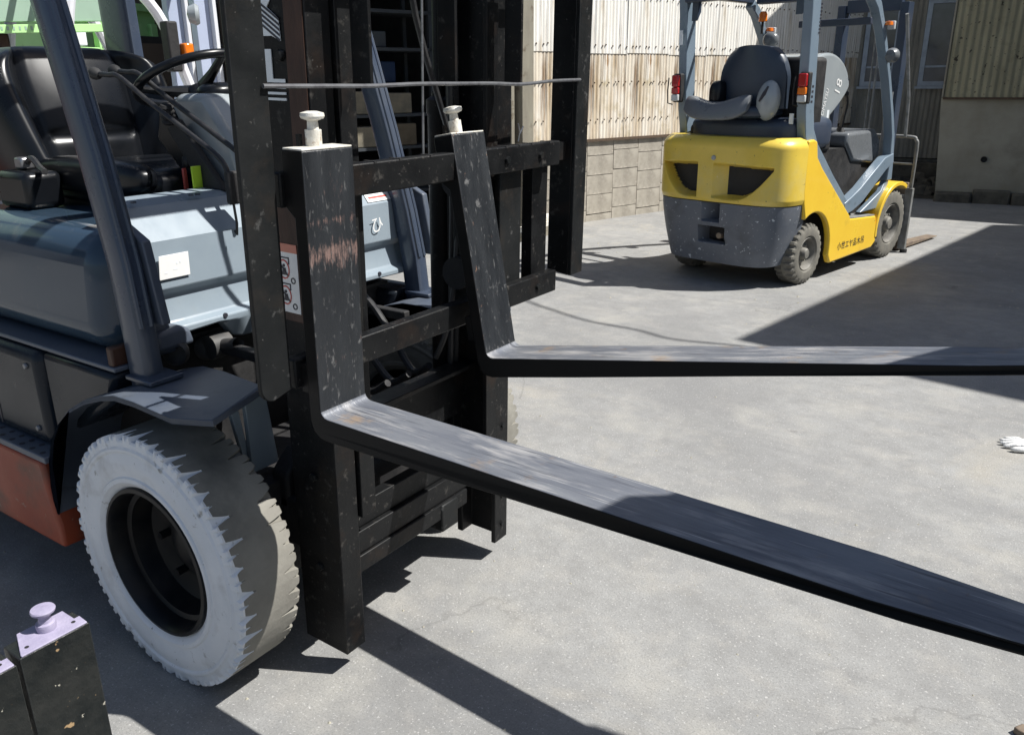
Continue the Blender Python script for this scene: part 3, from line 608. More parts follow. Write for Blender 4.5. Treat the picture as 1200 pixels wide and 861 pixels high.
# load backrest
def post(y0, y1, zb, x0, x1):
    mb = MB(); h = .03
    mb.prism([(x0, zb+.05), (x0+.012, zb+.018), (x0+.03, zb), (x1, zb+.012), (x1, 2.12), (x0, 2.12)], 'y', y0, y1)
    return mast(mb, 'backrest_post', M_blk, bevel=.003)
lp = [(-.587 + .03 + .03*cx, .858 + .03 + .03*cz) for cx, cz in arc(0, 0, 1, 180, 270, 5)] + [(-.512, .870), (-.508, 1.72), (-.587, 1.72)]
mast(MB().prism(lp, 'x', -.013, -.001), 'backrest_post', M_postg, bevel=.0025)
mast(MB().prism([(.586, .893), (.655, .893), (.655, 1.72), (.586, 1.72)], 'x', -.011, .0), 'backrest_post', M_postg, bevel=.0025)
mast(MB().prism([(-.085, .90), (-.0115, .893), (-.0115, 1.72), (-.085, 1.72)], 'y', .586, .598), 'post_web', M_blk, bevel=.002)
mast(MB().box(-.050, -.031, .50, .585, 1.235, 1.285), 'post_bracket', M_blk)
mast(MB().box(-.085, -.05, .44, .52, .875, 1.235), 'post_web', M_blk, bevel=.002)
for y in (-.244, .033, .301): mast(MB().box(-.05, .0, y-.0045, y+.0045, 1.445, 1.72), 'backrest_bar', M_blk, bevel=.001)
mast(MB().box(-.012, .0, -.585, .655, 1.721, 1.75), 'backrest_top', M_blk, bevel=.003)
rp = [(.004, -.525, 1.446), (.004, -.35, 1.445), (.004, -.244, 1.4445), (.004, -.1, 1.4475), (.004, .033, 1.4472), (.004, .17, 1.447), (.004, .301, 1.4445), (.004, .45, 1.452), (.004, .592, 1.4545)]
mast(MB().tube(smoothpath(rp, 4), .0042, 8), 'backrest_rod', M_wire)
mast(MB().tube([(-.03, -.045, 1.72), (-.03, -.048, 1.6), (-.03, -.055, 1.27)], .0028, 6), 'thin_cable', M_wire)
wt = MB().tube([(-.03, .335, 1.30), (-.028, .34, 1.325), (-.03, .333, 1.345)], .002, 5).tube([(-.028, .34, 1.32), (-.026, .352, 1.338)], .002, 5); mast(wt, 'twisted_wire', M_chrome)

# forks
FT = .052
def fork(org, phi, shank, blade=1.52, scuff=True):
    wd = .129
    c, s = math.cos(phi), math.sin(phi)
    def T(x, y, z): return mm(org[0] + x*c - z*s, org[1] + y, org[2] + x*s + z*c)
    prof = [(-.004, shank), (-.004, shank-.105), (.020, shank-.125), (.021, .01)] + [(.060 + .038*math.cos(R(a)), -.014 + .036*math.sin(R(a))) for a in (180, 215, 245, 270)]
    # underside tapers toward the tip
    prof += [(.30, -.044), (.7, -.031), (1.15, -.018), (blade-.02, -.012), (blade, -.006), (blade-.002, .0)]
    prof += [(1.1, .0), (.75, .0), (.4, 0), (.12, .0)] + [(FT+.018 - .018*math.sin(R(a)), .018 - .018*math.cos(R(a))) for a in (0, 25, 50, 70, 90)] + [(FT, .2), (FT, shank)]
    # tip narrows in plan
    def yw(x): return 0 if x < 1.25 else ((x-1.25)/(blade-1.25))**2*.035
    mb = MB(); n = len(prof)
    vs = [T(x, yw(x), z) for x, z in prof] + [T(x, wd-yw(x), z) for x, z in prof]
    b0 = 13
    for i in range(n):
        j = (i+1) % n; x0, z0 = prof[i]; x1, z1 = prof[j]
        top = abs(z0) < .012 and abs(z1) < .012 and x0 > .055 and i >= 13
        mi = 1 if top else 0
        o = len(mb.v); mb.v += [vs[i], vs[j], vs[n+j], vs[n+i]]; mb.f.append([o, o+1, o+2, o+3]); mb.mi.append(mi)
    mb.add(vs[:n], [tuple(range(n))], 2); mb.add(vs[n:], [tuple(range(n))[::-1]], 2)
    fk = mb.build('fork', [M_scuff if scuff else M_fork, M_blade, M_forkside], F1, weld=True, bevel=.0022)
    def part(b, nme, m, par=fk, **k): return b.map(T).build(nme, m, par, **k)
    part(MB().box(.0, .0205, .004, wd-.004, .045, .105), 'lower_hook', M_forkside)
    part(MB().box(-.001, FT-.001, .0012, wd-.0012, shank+.0005, shank+.004), 'cap_plate', M_capw, bevel=.001)
    pin = MB(); pc = (.018, .062)
    pin.lathe([(.0, .0), (.0155, .0), (.0155, .030), (.011, .030), (.010, .046), (.021, .050), (.023, .054), (.022, .060), (.010, .063), (0, .063)], (pc[0], pc[1], shank+.004), (0, 0, 1), 18)
    part(pin, 'locking_pin', M_capw)
    part(MB().box(pc[0]-.02, pc[0]-.012, pc[1]-.026, pc[1]-.017, shank+.004, shank+.026), 'pin_tab', M_blk)
    return fk
f_a = fork((.0, -.490, .812), 0.0, .5228); f_a['label'] = 'level fork with reddish scuffs across its upright'
ph = R(10.95)
f_b = fork((.095 - FT*math.cos(ph), .022, .805 - FT*math.sin(ph)), ph, .540, scuff=False); f_b['label'] = 'fork swung up so its tip points slightly skyward'

# ---- wheels
def tyre_big(c, r, wd, side, mw, mt, name_p, parent, teeth=34, white=True, rimr=.2, rimm=M_rim):
    """worn solid tyre: painted side wall with wedge grooves running a little way across the tread"""
    mb = MB(); cx, cy, cz = c; NT = 12; NA = teeth*NT
    lat = [0, .003, .008, .014, .020, .026, .032, .038, .044, .050, .056, wd*.5, wd-.056, wd-.050, wd-.044, wd-.038, wd-.030, wd-.022, wd-.014, wd-.006, wd]
    RR = random.Random(9); LL = [RR.choice((RR.uniform(.024, .036), RR.uniform(.038, .056), RR.uniform(.038, .056))) for _ in range(teeth)]; L2 = [RR.uniform(.016, .026) for _ in range(teeth)]
    H1 = [RR.uniform(.13, .28) for _ in range(teeth)]; CC = [RR.uniform(.44, .56) for _ in range(teeth)]; SK = [RR.uniform(-2.2, 1.2) for _ in range(teeth)]
    def row(y):
        out = []; e = min(y, wd-y)
        for k in range(teeth):
            q = max(0, 1 - e/LL[k]); p = max(0, 1 - e/L2[k]); h = max(.006, H1[k]*q**1.5); h2 = max(.004, .085*p); cc = CC[k] + SK[k]*min(e, LL[k])
            d1 = .013*q**.4 if q else 0; d2 = .009*p**.4 if p else 0
            out += [(k+0, d2), (k+h2, d2), (k+h2+.012, 0), (k+cc-h-.035, 0), (k+cc-h, d1), (k+cc-h*.4, d1), (k+cc, d1), (k+cc+h*.4, d1), (k+cc+h, d1), (k+cc+h+.035, 0), (k+1-h2-.012, 0), (k+1-h2, d2)]
        return out
    for y in lat:
        for (t, d) in row(y):
            rr = r - .005*(1 if y in (0, wd) else 0) - d; an = 2*PI*t/teeth
            mb.v.append((cx + rr*math.cos(an), cy + side*y, cz + rr*math.sin(an)))
    for j in range(len(lat)-1):
        ym = (lat[j]+lat[j+1])/2
        for i in range(NA):
            k = (i+1) % NA; mb.f.append([j*NA+i, j*NA+k, (j+1)*NA+k, (j+1)*NA+i])
            col = i % NT; tk = i // NT
            g1 = 3 <= col <= 8 and ym < LL[tk]; g2 = col in (0, 1, 10, 11) and ym < L2[tk]
            mb.mi.append(1 if (white and (ym < .010 or g1 or g2)) else 0)
    # side walls
    angs = [2*PI*t/teeth for t, d in row(0)]
    def wall(j0, yy, m_i, sgn):
        base = j0*NA; rings = [(r-.028, yy - sgn*.001), (r-.034, yy-sgn*.005), (r-.040, yy-sgn*.005), (r-.045, yy-sgn*.001), (r-.065, yy-sgn*.006), (r-.085, yy-sgn*.006), (rimr+.030, yy-sgn*.002), (rimr+.026, yy - sgn*.006), (rimr+.016, yy-sgn*.006), (rimr+.004, yy+sgn*.003), (rimr-.004, yy+sgn*.012)]
        prev = base
        for (q, y) in rings:
            o = len(mb.v)
            for i in range(NA):
                an = angs[i]; mb.v.append((cx+q*math.cos(an), cy+side*y, cz+q*math.sin(an)))
            for i in range(NA):
                k = (i+1) % NA; mb.f.append([prev+i, prev+k, o+k, o+i]); mb.mi.append(m_i)
            prev = o
    wall(0, 0, 1 if white else 0, 1); wall(len(lat)-1, wd, 0, -1)
    wh = MB(); ax = (0, side, 0)
    wh.lathe([(rimr-.001, .014), (rimr-.003, -.001), (rimr-.012, -.003), (rimr-.018, .006), (rimr-.022, .045), (rimr-.034, .05), (rimr-.045, .100), (rimr-.09, .118), (.085, .116), (.080, .106), (.055, .104), (.052, .092), (.03, .086), (0, .086)], (cx, cy, cz), ax, 48)
    for i in range(6):
        a = i*PI/3; wh.cyl((cx+.105*math.cos(a), cy+side*.118, cz+.105*math.sin(a)), (cx+.105*math.cos(a), cy+side*.088, cz+.105*math.sin(a)), .011, 6)
    wh.cyl((cx, cy+side*.12, cz), (cx, cy+side*(wd-.02), cz), rimr-.03, 24)
    wo = wh.build(name_p, rimm, parent)
    mb.build('tyre', [mt, mw], wo, ang=28, recalc=False)
    return wo
tyre_big((-.473, -.591, .335), .335, .172, 1, M_twhite, M_rubber, 'front_wheel', F1)
tyre_big((-.53, .612, .335), .335, .200, -1, M_rubber, M_rubber, 'front_wheel', F1)
for y, s in ((-.55, 1), (.62, -1)): tyre_big((-2.05, y, .27), .27, .17, s, M_rubber, M_rubber, 'rear_wheel', F1, 26, False, .15)
MB().cyl((-.473, -.40, .335), (-.473, .47, .335), .09, 16).box(-.62, -.33, -.35, .42, .20, .48).build('axle', M_dark, F1)
# ---- fenders
for s, yo, yi in ((1, -.592, -.345), (-1, .662, .415)):
    top = [(-.225, .757), (-.30, .763), (-.44, .772), (-.52, .770), (-.58, .755), (-.66, .727), (-.74, .685), (-.80, .635), (-.85, .575), (-.885, .50), (-.902, .42), (-.905, .34)]
    n_ = len(top); low = []
    for i, (x, z) in enumerate(top):
        a = top[max(i-1, 0)]; b = top[min(i+1, n_-1)]; dx, dz = b[0]-a[0], b[1]-a[1]; L_ = math.hypot(dx, dz); low.append((x - dz/L_*.016*(-1), z - (-dx)/L_*.016*1 if False else z + dx/L_*.016))
    mb = MB(); mb.prism(top + low[::-1], 'y', yo, yi)
    # front inner corner cut back
    mb.map(lambda x, y, z: (x - (.07 if (x > -.26 and abs(y-yi) < .01) else 0), y + (s*.05 if (x > -.26 and abs(y-yo) < .01) else 0), z))
    fo = mb.build('fender', M_slate2, F1, bevel=.004)
    ar = MB().prism([(x+.012, z-.018) for x, z in top[2:]] + [(-.62, .34), (-.62, .60), (-.5, .70)], 'y', yi-.012*s, yi); ar.build('wheel_arch', M_dark, F1)
# step plate under pillar
# overhead guard
def pillar(pts, wdx, wdy, name='guard_pillar', m=M_slate):
    mb = MB(); P_ = [Vector(p) for p in pts]; vs = []; n = 16
    for i, p in enumerate(P_):
        for k in range(n):
            a = 2*PI*k/n; cx = math.copysign(abs(math.cos(a))**.6, math.cos(a)); sy = math.copysign(abs(math.sin(a))**.6, math.sin(a))
            vs.append((p.x + wdx*.5*cx, p.y + wdy*.5*sy, p.z))
    fs = []
    for i in range(len(P_)-1):
        for k in range(n): fs.append((i*n+k, i*n+(k+1) % n, (i+1)*n+(k+1) % n, (i+1)*n+k))
    fs += [tuple(range(n))[::-1], tuple((len(P_)-1)*n+k for k in range(n))]
    return mb.add(vs, fs).build(name, m, F1, ang=30)
for y in (-.475, .545):
    sg = 1 if y < 0 else -1
    pc_ = [(-.562, 0, .742), (-.575, .003, .90), (-.600, .009, 1.05), (-.660, .015, 1.30), (-.712, .018, 1.48), (-.765, .021, 1.66), (-.86, .025, 2.0), (-.885, .027, 2.1)]
    o = pillar([(a, y + sg*b, c) for a, b, c in pc_], .078, .062)
    MB().tube([(a+.036, y + sg*b - .012, c) for a, b, c in pc_[1:-1]], .0075, 8).build('guard_pipe', M_slate, o)
    MB().tube([(a+.036, y + sg*b + .012, c) for a, b, c in pc_[1:-1]], .0075, 8).build('guard_pipe', M_slate, o)
    MB().box(-.585, -.48, y-.045, y+.045, .773, .785).build('pillar_foot', M_slate, o, bevel=.003)
    MB().prism([(-.64, .90), (-.52, .90), (-.555, 1.10), (-.64, 1.14), (-.67, 1.05)], 'y', y+.034, y+.058).build('pillar_bracket', M_slate2, o, bevel=.004)
for y in (-.46, .53): pillar([(-2.05, y, 1.05), (-2.06, y, 1.5), (-2.08, y, 2.1)], .20, .07, m=M_slate)
rfm = MB().box(-2.15, -.84, -.50, -.43, 2.1, 2.17).box(-2.15, -.84, .50, .57, 2.1, 2.17)
for i in range(6): rfm.box(-2.1+i*.21, -2.06+i*.21, -.43, .50, 2.11, 2.15)
rfm.build('guard_roof', M_slate, F1, bevel=.004)
# ---- light grey cowl across the front of the floor
X0 = -.62
prof = [(-.80, 1.175), (-.72, 1.172), (-.690, 1.160), (-.628, 1.080), (-.620, .958), (-.640, .940), (-.640, .930), (-.622, .872), (-.600, .860), (-.600, .842), (-.628, .780), (-.66, .780), (-.66, 1.0), (-.80, 1.1)]
yL, yR = -.405, .565
mb = MB()
def cut(y):  # bottom edge has an arch near each side
    return 0
segs = [(-.405, .78+.055), (-.31, .835), (-.225, .845), (-.195, .83), (-.165, .79), (-.13, .772), (.13, .772), (.20, .79), (.235, .83), (.30, .845), (.52, .842), (.565, .842)]
vs = []; m_ = len(prof)
for y, zb in segs:
    for (x, z) in prof:
        vs.append((x, y, max(z, zb) if z < .80 else (max(z, zb) if z < .845 else z)))
fs = []
for i in range(len(segs)-1):
    for k in range(m_): fs.append((i*m_+k, i*m_+(k+1) % m_, (i+1)*m_+(k+1) % m_, (i+1)*m_+k))
fs += [tuple(range(m_))[::-1], tuple((len(segs)-1)*m_+k for k in range(m_))]
mb.add(vs, fs); cw = mb.build('cowl_panel', M_pan, F1, bevel=.004, ang=25)
mb = MB()
def cz(z): return -.628 + (.008)*(1.075-z)/.117
mb.prism([(-.372, .985), (-.283, .985), (-.281, 1.045), (-.365, 1.045)], 'x', -.617, -.6155); mb.build('label', M_white, cw, bevel=.002)
for (y_, z_, w_, h_) in ((-.33, 1.005, .012, .003), (-.355, 1.0, .008, .002), (-.32, 1.018, .004, .006), (-.31, 1.02, .004, .005)): MB().box(-.6154, -.6150, y_, y_+w_, z_, z_+h_).build('label_print', M_decal, cw)
mb = MB().prism([(.40, 1.088), (.515, 1.088), (.505, 1.128), (.40, 1.128)], 'x', 0, .001); mb.map(lambda x, y, z: (-.690+(1.16-z)*.775+.003 + (x), y, z)); mb.build('label', M_white, cw)
mb = MB().prism([(.41, 1.098), (.495, 1.098), (.495, 1.103), (.41, 1.103)], 'x', 0, .001); mb.map(lambda x, y, z: (-.690+(1.16-z)*.775+.0045 + x, y, z)); mb.build('label_stripe', M_red, cw)
text('marking', 'ひ', .058, (-.6165, .390, .995), (0, 1, 0), (0, 0, 1), M_white, cw)
for y_ in (-.205, .40): MB().cyl((-.602, y_, .868), (-.597, y_, .868), .0065, 10).map(lambda x, y, z: (x, y, z-.008)).build('bolt_hole', M_ink, cw)
for y_ in (-.365, -.20, -.18): MB().cyl((-.69, y_, 1.171), (-.69, y_, 1.176), .007, 8).build('bolt_head', M_slate2, cw)
MB().prism([(-.455, .80), (-.36, .80), (-.395, 1.0), (-.41, 1.09), (-.455, 1.10)], 'x', -.66, -.595).build('cowl_bracket', M_slate2, F1, bevel=.01)
MB().prism([(-.43, .815), (-.32, .815), (-.33, .86), (-.36, .872), (-.43, .862)], 'x', -.66, -.575).build('cowl_foot', M_slate2, F1, bevel=.012)
# dark bay behind the mast
MB().box(-1.3, -.69, -.40, .48, .30, .80).build('front_bulkhead', M_dark, F1)
MB().prism([(-.335, .50), (-.25, .50), (-.27, .70), (-.335, .72)], 'x', -.40, -.385).build('frame_plate', M_pan, F1, bevel=.002)
MB().prism([(-.33, .46), (-.315, .46), (-.345, .70), (-.37, .70)], 'x', -.42, -.405).build('frame_plate', M_pan, F1, bevel=.002)
MB().prism([(-.30, .40), (-.24, .40), (-.24, .56), (-.30, .5)], 'x', -.36, -.30).build('tilt_mount', M_dark, F1, bevel=.01)
for y in (-.215, .30):
    mb = MB(); pr = []
    for i in range(13): pr += [(.040 if i % 2 else .030, i*.0125)]
    mb.lathe([(0, -.002)] + pr + [(.018, .152), (.018, .26)], (-.80, y, .735), (.93, 0, .20), 22)
    o = mb.build('tilt_cylinder', M_boot, F1)
    MB().lathe([(0, -.03), (.034, -.03), (.036, .0), (.034, .03), (0, .03)], (-.635, y, .772), (0, 1, 0), 18).build('clevis', M_boot, o)
    MB().box(-.655, -.40, y-.014, y+.014, .755, .785).build('clevis_rod', M_dark, o, bevel=.004)
for i in range(4): MB().tube(smoothpath([(-.66, -.1+.13*i, .86), (-.52, -.12+.13*i, .80), (-.42, -.10+.12*i, .70), (-.33, -.06+.1*i, .62), (-.25, -.05+.09*i, .66)], 5), .011, 8).build('hydraulic_hose', M_hose, F1)
MB().lathe([(0, 0), (.03, 0), (.034, .01), (.03, .03)], (-.60, -.36, .80), (.6, -.8, 0), 16).build('work_lamp', M_boot, F1)
MB().box(-.42, -.26, -.30, .36, .30, .44).build('mast_foot_beam', M_dark, F1, bevel=.01)
# ---- body side: engine hood, lower cover, step and frame
def softbox(name, x0, x1, y0, y1, z0, z1, m, bv=.03, seg=4, taper=0):
    mb = MB().box(x0, x1, y0, y1, z0, z1)
    if taper: mb.map(lambda x, y, z: (x, y + (taper if y < 0 else -taper) if z > (z0+z1)/2 else y, z))
    return mb.build(name, m, F1, bevel=bv, seg=seg)
softbox('engine_hood', -1.95, -.67, -.505, .575, .80, 1.11, M_hood, .085, 7, .03)
MB().box(-1.9, -.63, -.508, -.49, .787, .798).build('hood_seal', M_dark, F1)
softbox('side_cover', -1.85, -.94, -.555, .62, .51, .785, M_low, .03, 4)
MB().prism([(-.94, .53), (-.64, .70), (-.60, .785), (-.94, .785)], 'y', -.54, -.40).build('arch_cover', M_low, F1, bevel=.015)
MB().prism([(-.94, .53), (-.64, .70), (-.60, .785), (-.94, .785)], 'y', .47, .61).build('arch_cover', M_low, F1, bevel=.015)
MB().box(-1.5, -.60, -.535, -.42, .79, .802).build('floor_lip', M_slate2, F1, bevel=.003)
MB().box(-.635, -.61, -.53, -.46, .80, .85).build('bracket', M_rust, F1, bevel=.005)
st_ = MB().box(-1.75, -.905, -.60, -.50, .492, .512); st_ = st_.build('step_plate', M_slate2, F1, bevel=.003)
for i in range(12):
    for j in range(3): MB().lathe([(.0, .0006), (.008, .0006), (.008, 0)], (-.94-i*.055, -.585+j*.026, .5125), (0, 0, 1), 8).build('step_hole', M_ink, st_) if i < 7 else None
for yy0, yy1 in ((-.598, -.52), (.59, .668)):
    fr = MB(); pl2 = [(-2.6, .235), (-.90, .235), (-.905, .30), (-.925, .40), (-.935, .47), (-.94, .490), (-2.6, .490)]
    fr.prism(pl2, 'y', yy0, yy1); fr.build('frame', M_org, F1, bevel=.012, seg=3)
MB().box(-1.9, -.95, -.50, .57, .24, .50).build('chassis', M_dark, F1)
softbox('counterweight', -2.85, -2.25, -.56, .63, .26, 1.12, M_org, .10, 5)
softbox('counterweight_base', -2.28, -1.9, -.5, .57, .55, 1.10, M_org, .05, 3)
MB().box(-1.93, -1.90, -.52, .59, .55, .78).build('rear_panel', M_org, F1, bevel=.01)
# ---- seat
seat = MB()
YS = .03
def backf(u, v):
    # bulky padded backrest: centre pad, raised side bolsters wrapping forward, crease between them
    t = 2*u-1; a = abs(t); hw = .318*(1 - .16*max(0, (v-.6)/.4)**3.0)*(1-.14*(1-v)**2)
    y = YS + t*hw; z = 1.175 + .395*v - .045*max(0, (v-.72)/.28)**2*a**4
    pad = .045*(1-min(1, (a/.55))**2)*(math.sin(PI*min(1, max(0, v))**.8))**.6
    bol = .085*math.exp(-((a-.80)/.15)**2)*(1-.35*v)
    edge = -.10*max(0, (a-.93)/.07)**2 - .06*max(0, (v-.93)/.07)**2
    x = -1.50 - .11*v + .09*a**2.2*(1-.5*v) + pad + bol - .022*math.exp(-((a-.58)/.05)**2) + edge*.5 - .012*math.exp(-((v-.30)/.03)**2)*(1 if a < .5 else 0)
    return (x, y, z)
seat.grid(backf, 56, 34)
back = lambda u, v: (lambda p: (-1.60-.10*v-.03*math.sin(PI*v)*math.sin(PI*u), p[1], p[2]))(backf(u, v))
o1 = len(seat.v); seat.grid(back, 56, 34)
# rim between the two shells
N1 = 57; 
def idx(base, i, j): return base + j*N1 + i
rim = [(i, 0) for i in range(57)] + [(56, j) for j in range(1, 35)] + [(i, 34) for i in range(55, -1, -1)] + [(0, j) for j in range(33, 0, -1)]
for a in range(len(rim)):
    b_ = (a+1) % len(rim); seat.f.append([idx(0, *rim[a]), idx(0, *rim[b_]), idx(o1, *rim[b_]), idx(o1, *rim[a])]); seat.mi.append(0)
se = seat.build('seat', M_vinyl, F1, ang=60)
MB().rbox((-1.17, YS, 1.168), (.30, .255, .062), e=4).build('seat_cushion', M_vinyl, se, ang=60)
for s in (-1, 1):
    MB().rbox((-1.15, YS+s*.225, 1.20), (.28, .055, .052), e=3.0).build('cushion_bolster', M_vinyl, se, ang=60)
MB().rbox((-1.2, YS, 1.115), (.25, .22, .035), e=5).build('seat_base', M_dark, se)
softbox('armrest_box', -1.40, -1.22, -.36, -.25, 1.11, 1.215, M_vinyl, .02, 3)
MB().tube(smoothpath([(-1.33, -.29, 1.235), (-1.28, -.30, 1.25), (-1.22, -.31, 1.225), (-1.16, -.33, 1.22)], 4), .009, 6).build('seat_belt', M_hose, F1)
MB().box(-1.37, -1.325, -.31, -.27, 1.216, 1.25).build('belt_buckle', M_chrome, F1, bevel=.006)
# ---- steering
sc = Vector((-.955, .045, 1.462)); ax = Vector((-.42, 0, .91)).normalized(); a_ = Vector((0, 1, 0)); b_ = ax.cross(a_)
mb = MB(); mb.tube([sc + (a_*math.cos(2*PI*i/40) + b_*math.sin(2*PI*i/40))*.165 for i in range(40)], .0125, 10, closed=True)
sw = mb.build('steering_wheel', M_vinyl, F1, ang=60)
for k in (20, 160, 270):
    d = a_*math.cos(R(k)) + b_*math.sin(R(k)); MB().tube([sc - ax*.035 + d*.02, sc - ax*.02 + d*.09, sc + d*.162], [.02, .013, .010], 8).build('spoke', M_vinyl, sw)
MB().lathe([(0, .0), (.035, -.004), (.042, -.025), (.035, -.09), (.03, -.14)], sc - ax*.02, ax, 20).build('wheel_hub', M_vinyl, sw)
col_ = MB().prism([(-.99, 1.36), (-.93, 1.425), (-.80, 1.425), (-.70, 1.30), (-.66, 1.175), (-.80, 1.16), (-.92, 1.25)], 'y', -.045, .19)
co = col_.build('dashboard', M_silver, F1, bevel=.022, seg=4)
MB().rbox((-.86, .07, 1.425), (.055, .075, .03), e=2.6).build('instrument_hood', M_vinyl, co, ang=60)
MB().prism([(-1.02, 1.30), (-.985, 1.40), (-.95, 1.40), (-.80, 1.16), (-.86, 1.15)], 'y', -.062, -.02).build('dashboard_side', M_vinyl, co, bevel=.01)
MB().prism([(-.80, 1.17), (-.93, 1.33), (-.88, 1.36), (-.70, 1.17)], 'y', -.085, -.064).build('column_bracket', M_dark, F1, bevel=.006)
pr = []
for i in range(9): pr.append((.020 if i % 2 else .015, i*.007))
MB().lathe([(0, 0)] + pr + [(0, .056)], (-.905, -.09, 1.345), (.25, -.2, .9), 14).build('column_boot', M_dark, F1)
MB().lathe([(0, 0), (.018, 0), (.02, .02), (.012, .03), (0, .03)], (-.86, -.06, 1.24), (-.4, -.9, .1), 12).build('ignition_switch', M_dark, F1)
MB().box(-.868, -.860, -.098, -.084, 1.165, 1.225).build('red_key_tag', M_red, F1, bevel=.003)
MB().box(-.80, -.795, -.115, -.07, 1.17, 1.235).build('lime_tag', M_tag, F1, bevel=.002)
# levers
for i in range(2):
    dy = i*.052; dz = .007*i
    pts = [(-1.118, -.15+dy, 1.479+dz), (-1.07, -.15+dy, 1.476+dz), (-1.017, -.15+dy, 1.470+dz), (-.893, -.15+dy, 1.404+dz), (-.706, -.15+dy, 1.313+dz), (-.612, -.15+dy, 1.262+dz), (-.590, -.15+dy, 1.215), (-.590, -.15+dy, 1.15)]
    if i: pts = [(p[0]+.015, p[1], p[2]) for p in pts]
    lv = MB().tube(smoothpath(pts, 5), .0072, 8).build('control_lever', M_hose, F1, ang=60)
    MB().lathe([(0, .026), (.011, .024), (.017, .014), (.017, .002), (.012, -.012), (.009, -.018), (0, -.018)], (pts[0][0]-.012, pts[0][1], pts[0][2]), (-.95, 0, .2), 16).build('lever_knob', M_rubk, lv, ang=60)
softbox('lever_bracket', -.602, -.58, -.158, -.085, 1.150, 1.235, M_dark, .006, 2)
MB().tube([(-.590, -.145, 1.155), (-.585, -.145, 1.10), (-.590, -.145, 1.07), (-.597, -.145, 1.08)], .0035, 6).build('cable_clip', M_hose, F1)
# levelled rubber mat on the floor
MB().box(-1.0, -.66, -.38, .5, .802, .812).build('floor_mat', M_rubk, F1)

# small hardware on the near forklift
for (x, z) in ((-1.75, .74), (-1.35, .74), (-1.0, .74), (-1.0, .56), (-1.4, .56)):
    MB().lathe([(0, .006), (.007, .006), (.009, .003), (.009, 0)], (x, -.555, z), (0, -1, 0), 8).build('cover_bolt', M_wire, F1)
MB().box(-1.215, -1.207, -.5565, -.5545, .53, .77).build('cover_seam', M_ink, F1)
for y in (-.455, -.33, -.20, .12, .24, .40, .47):
    for z in (UB-.033, LB-.031): mast(MB().lathe([(0, .007), (.009, .007), (.0105, .004), (.0105, 0)], (.0, y, z), (1, 0, 0), 6), 'bar_bolt', M_postg) if y in (.24, .40, -.33+0) else None
for z in (.30, .55, 1.0, 1.5):
    mast(MB().lathe([(0, .008), (.010, .008), (.012, .004), (.012, 0)], (-.16, -.335, z), (0, -1, 0), 6), 'rail_bolt', M_postg)
for z in (.12, .22, .46): mast(MB().lathe([(0, .006), (.008, .006), (.008, 0)], (-.085, .352, z), (1, 0, 0), 6), 'rail_bolt', M_postg)
for i in range(3):
    y = .02 + i*.03
    mast(MB().tube(smoothpath([(-.19, y, 2.3), (-.18, y, 1.7), (-.17, y+.16, 1.25), (-.16, y+.15, 1.0), (-.17, y+.12, .80), (-.20, y+.1, .70)], 5), .008, 7), 'hydraulic_hose', M_hose) if i == 2 else None
# ================================================================= spare forks standing at lower left
def spare(x, y, top, lab, mcap, rz=0):
    t = thing('spare_fork', lab, 'fork', (x, y, 0), rz, 'spare forks standing upright at the lower left', off=(0, 0, 0))
    wd = .127; th = .060
    prof = [(-th, top), (-th, .03), (-th+.02, .005), (-th+.05, 0), (.9, .0), (1.0, .008), (1.0, .012), (.6, .03), (.04, .045), (.012, .055), (0, .075), (0, top)]
    mb = MB(); mb.prism(prof, 'y', 0, wd); mb.build('shank', M_chip, t, bevel=.004, off=(0, 0, 0))
    MB().prism([(-th-.012, .03), (-.004, .004), (.0, .004), (.0, wd-.004), (-.03, wd-.002), (-.03, wd-.012), (-th-.012, wd-.012)], 'z', top+.0005, top+.004).build('cap_plate', mcap, t, bevel=.001, off=(0, 0, 0))
    pin = MB().lathe([(0, 0), (.0165, 0), (.0175, .008), (.0165, .014), (.012, .016), (.010, .026), (.013, .032), (.0205, .037), (.0215, .041), (.020, .0435), (0, .0445)], (-.042, .070, top+.004), (0, 0, 1), 24)
    pin.build('locking_pin', mcap, t, off=(0, 0, 0))
    for (hx, hy) in ((-.02, .108), (-.018, .022)): MB().lathe([(0, .0003), (.004, .0003), (.004, 0)], (hx, hy, top+.0042), (0, 0, 1), 8).build('screw_hole', M_dark, t, off=(0, 0, 0))
    return t
spare(-.137, -1.044, .500, 'black chipped spare fork standing upright with pale cap and mushroom pin, nearer the white tyre', M_cap)
spare(-.137, -1.177, .492, 'black spare fork standing upright at the very lower left corner', M_cap)

# ================================================================= YELLOW FORKLIFT (local frame: x forward, y left, z up)
F2 = thing('forklift', 'yellow and grey forklift parked with its rear towards us by the white clad workshop', 'forklift', (-.39, 4.542, 0), R(78.13))
Z0 = (0, 0, 0)
def b2(mb, name, m, parent=F2, **k): return mb.build(name, m, parent, off=Z0, **k)
